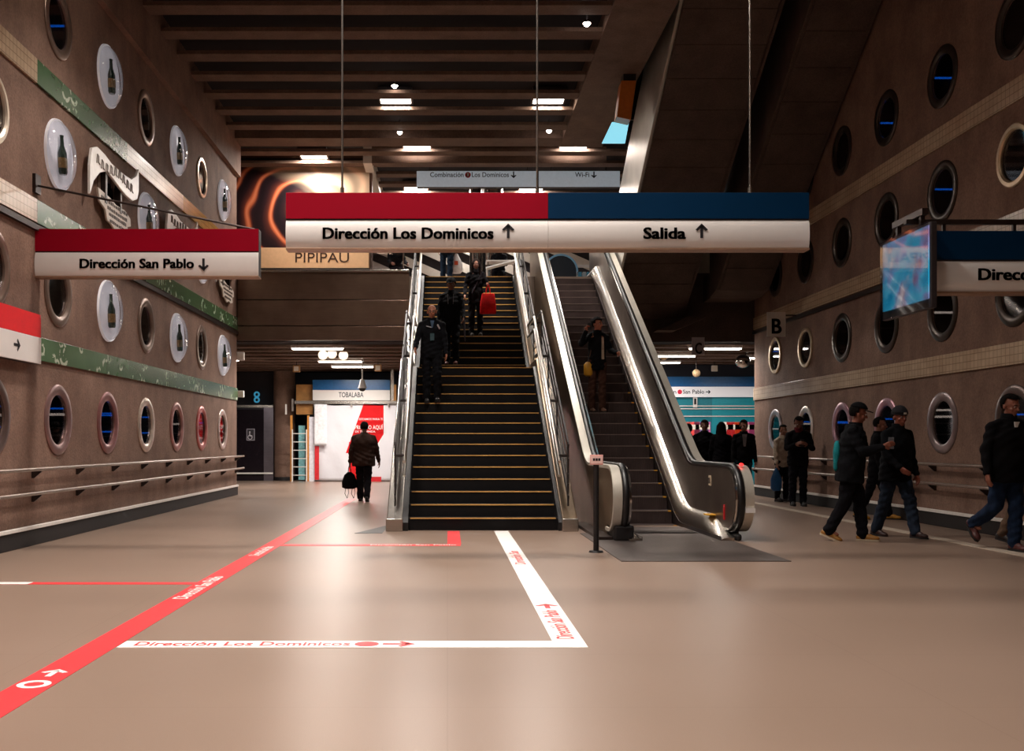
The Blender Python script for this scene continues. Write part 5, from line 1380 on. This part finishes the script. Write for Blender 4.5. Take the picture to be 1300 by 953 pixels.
# group by the escalator foot
G = 'people waiting by the escalator'
t, T, Hh, A, s = person('young man in an open dark jacket, pale shirt and teal jeans by the wall corner', (PX(944, 21.4), 21.4, 0), -8, 1.72, 2, (12, 4), None, None, '#1a171a', '#2a4a55', '#171415', '#8a5a48', vox=.012, bulk=1.05)
MB().loft([[T(x, y, z) for x, z in ((-.05, 1.46), (.05, 1.46), (.025, 1.2), (-.02, 1.2))] for y in (-.122, -.134)]).build('shirt', fab('#8f868a'), t)
person('man in a black jacket facing the hall, second from the wall corner in the group', (PX(894, 22.3), 22.3, 0), -4, 1.74, 2, (-10, 4), None, None, '#15131a', '#17161c', '#151314', '#7d5140', vox=.014, bulk=1.1)
person('long-haired person in black with back turned, in the middle of the group', (PX(916, 21.9), 21.9, 0), 172, 1.70, 2, (0, 0), None, None, '#141218', '#17151b', '#151314', '#8a5a48', hairstyle='long', vox=.014, bulk=1.1)
person('person in black half hidden behind the escalator handrail', (PX(874, 22.6), 22.6, 0), 160, 1.66, 2, (0, 0), None, None, '#15141a', '#15141a', '#151314', '#8a5a48', vox=.014)

# standing man looking at his phone, person in pale jacket behind
t, T, Hh, A, s = person('man in dark clothes and a red scarf standing and looking at his phone', (PX(1013, 20.1), 20.1, 0), -6, 1.76, 4, (-6, 24),
    {1: (22, 12, 88, -36), -1: (22, 12, 88, -30)}, {1: (3, 3), -1: (-3, 3)}, '#161318', '#1e1d26', '#191617', '#7d4c3c', vox=.012, bulk=1.15, collar='#5a1c22')
tag(MB().box(-.036, .036, -.006, .006, -.07, .07).build('mobile_phone', M_BLACK, None, bevel=.006, loc=world(t, (A[1][2]+A[-1][2])/2 + Vector((0, -.06, .03)))), 'dark mobile phone in the hands of the man with the red scarf', 'phone')
t, T, Hh, A, s = person('person in a pale beige jacket standing behind the man with the red scarf', (PX(993, 21.6), 21.6, 0), 20, 1.62, 2, (0, 0), None, None, '#b8a594', '#1d1a1f', '#171415', '#9a6a55', vox=.014)
hw = hand_w(t, A, -1); b = empty('plastic_bag', hw + Vector((-.02, 0, -.5)), 0, 'blue plastic bag hanging beside the person in the beige jacket', 'bag')
MB().loft([ering((0, 0, z), rx, ry, 12) for z, rx, ry in ((0, .07, .05), (.05, .12, .07), (.25, .12, .07), (.4, .06, .04), (.48, .02, .02))]).build('sack', plain('#1f5f9a', .4), b, smooth=60)

# walking man with cap, facing along the hall
t, T, Hh, A, s = person('man in a black cap and dark parka with tan shoes, walking and holding a phone', (PX(1080, 12.95), 12.95, 0), 62, 1.75, 6, (14, 8),
    {1: (24, 10, 86, -16), -1: (26, 12, 82, -14)}, {1: (12, 6), -1: (-8, 20, -22)}, '#15171c', '#17161d', '#9a6a2c', '#8a5240', '#14100f', 'cap', .76, 1.36, .010, None, sole='#b5a48c')
tag(MB().box(-.036, .036, -.006, .006, -.072, .072).build('mobile_phone', plain('#6a6a70', .3), None, bevel=.006, loc=world(t, (A[1][2]+A[-1][2])/2 + Vector((0, -.09, .04)))), 'grey mobile phone in the hands of the capped man', 'phone')
bp_ = empty('backpack', world(t, T(0, .165, 1.0)), t.rotation_euler.z, 'turquoise backpack edge behind the back of the capped man', 'bag')
MB().loft([ering((0, 0, z), rx, ry, 14) for z, rx, ry in ((-.12, .08, .035), (-.08, .13, .05), (.14, .13, .055), (.24, .09, .04), (.27, .05, .02))]).build('sack', fab('#1f7f86'), bp_, smooth=60)
# person behind, tan shoes showing
person('person in black with mustard shoes walking behind the capped man and the beanie man', (PX(1112, 16.6), 16.6, 0), 60, 1.68, 4, (0, 4), None, {1: (16, 6), -1: (-12, 12, -12)}, '#131217', '#14131a', '#b07a24', '#8a5a48', vox=.013)
# man with beanie
t, T, Hh, A, s = person('man in a grey beanie and black padded jacket and jeans, striding beside the capped man', (PX(1137, 13.5), 13.5, 0), 24, 1.74, 4, (-14, 2),
    {1: (2, 9, 14, 4), -1: (12, 12, 40, -8)}, {1: (20, 8), -1: (-12, 10, -6)}, '#131419', '#27303f', '#3a2320', '#8a4a38', '#14100f', 'beanie', .78, 1.34, .010, '#131419')
# man at the right edge
t, T, Hh, A, s = person('dark-haired man in a black coat over a white collar, jeans and brown shoes, striding', (PX(1277, 11.75), 11.75, 0), 12, 1.80, 4, (10, 12),
    {1: (10, 10, 24, 4), -1: (-6, 14, 20, 6)}, {1: (6, 10), -1: (-6, 52, -50)}, '#17151a', '#1c2a42', '#4a2220', '#8f5a48', '#17110f', 'short', .78, 1.28, .010, '#17151a')
MB().loft([[T(x, y, z) for x, z in ((-.03, 1.46), (.035, 1.46), (.01, 1.40), (-.02, 1.40))] for y in (-.118, -.13)]).build('shirt_collar', M_WHITE, t)
person('person in brown trousers walking behind the man with the white collar', (7.08, 12.35, 0), 30, 1.70, 4, (0, 0), None, {1: (12, 6), -1: (-14, 12, -12)}, '#1c1a1e', '#6a5546', '#2a2424', '#8a5a48', vox=.013)
# upper level: two seated people
def stool(x, y, lb):
    o = empty('stool', (x, y, MZ), 0, lb, 'stool'); MB().cyl((0,0,.43), (0,0,.47), .18, seg=20).build('seat', M_BLACK, o, smooth=40)
    for a in range(4): c_, s_ = math.cos(a*PI/2+.8), math.sin(a*PI/2+.8); MB().cyl((.12*c_, .12*s_, .43), (.17*c_, .17*s_, 0), .014).build('leg', M_STEEL, o)
SIT = {1: (82, 84), -1: (82, 80)}
stool(PX(502, 26.9), 26.9, 'black stool behind the glass counter screen')
person('person in black with a coloured badge sitting behind the glass counter screen', (PX(502, 26.9), 26.9, MZ), 20, 1.72, 8, (0, 10), {1: (20, 10, 50, 0), -1: (20, 10, 50, 0)}, SIT, '#16151b', '#1a1a20', '#171415', '#8a5a48', vox=.014, seated=True)
stool(PX(634, 27.4), 27.4, 'black stool behind the white table at the stair head')
person('person sitting behind the white table at the stair head, head lowered', (PX(634, 27.4), 27.4, MZ), -10, 1.68, 10, (0, 14), {1: (30, 10, 60, -10), -1: (30, 10, 60, -10)}, SIT, '#17161d', '#1a1a20', '#171415', '#a06a54', vox=.014, seated=True)
bake_all()

# ------------------------------------------------------------------ groups of look-alikes
GROUPS = {'porthole_window': 'round portholes in the concrete walls', 'bubble_display': 'bottle bubbles on the concrete wall', 'ribbon_logo': 'ribbon logo boards',
          'ceiling_lamp': 'square ceiling lamps', 'fluorescent_lamp': 'flat lamps under the upper level', 'globe_lamp': 'globe lamps', 'spot_lamp': 'small spot lamps',
          'snack_pack': 'packs on the turquoise counter', 'carton': 'cartons on the white rack', 'floor_tape': 'floor tapes', 'handrail': 'wall handrails',
          'stair_railing': 'stair railings', 'direction_sign': 'hanging direction signs', 'platform_letter_sign': 'letter plates', 'steel_column': 'steel columns',
          'timber_post': 'timber posts by the ladder', 'stool': 'stools on the upper level', 'round_lamp': 'round beige lamps', 'wall_box': 'small boxes', 'mobile_phone': 'phones in hand', 'plywood_panel': 'plywood panels', 'plastic_bag': 'plastic bags'}
for o in C.objects:
    k = o.name.split('.')[0]
    if o.parent is None and k in GROUPS and 'label' in o: o['group'] = GROUPS[k]
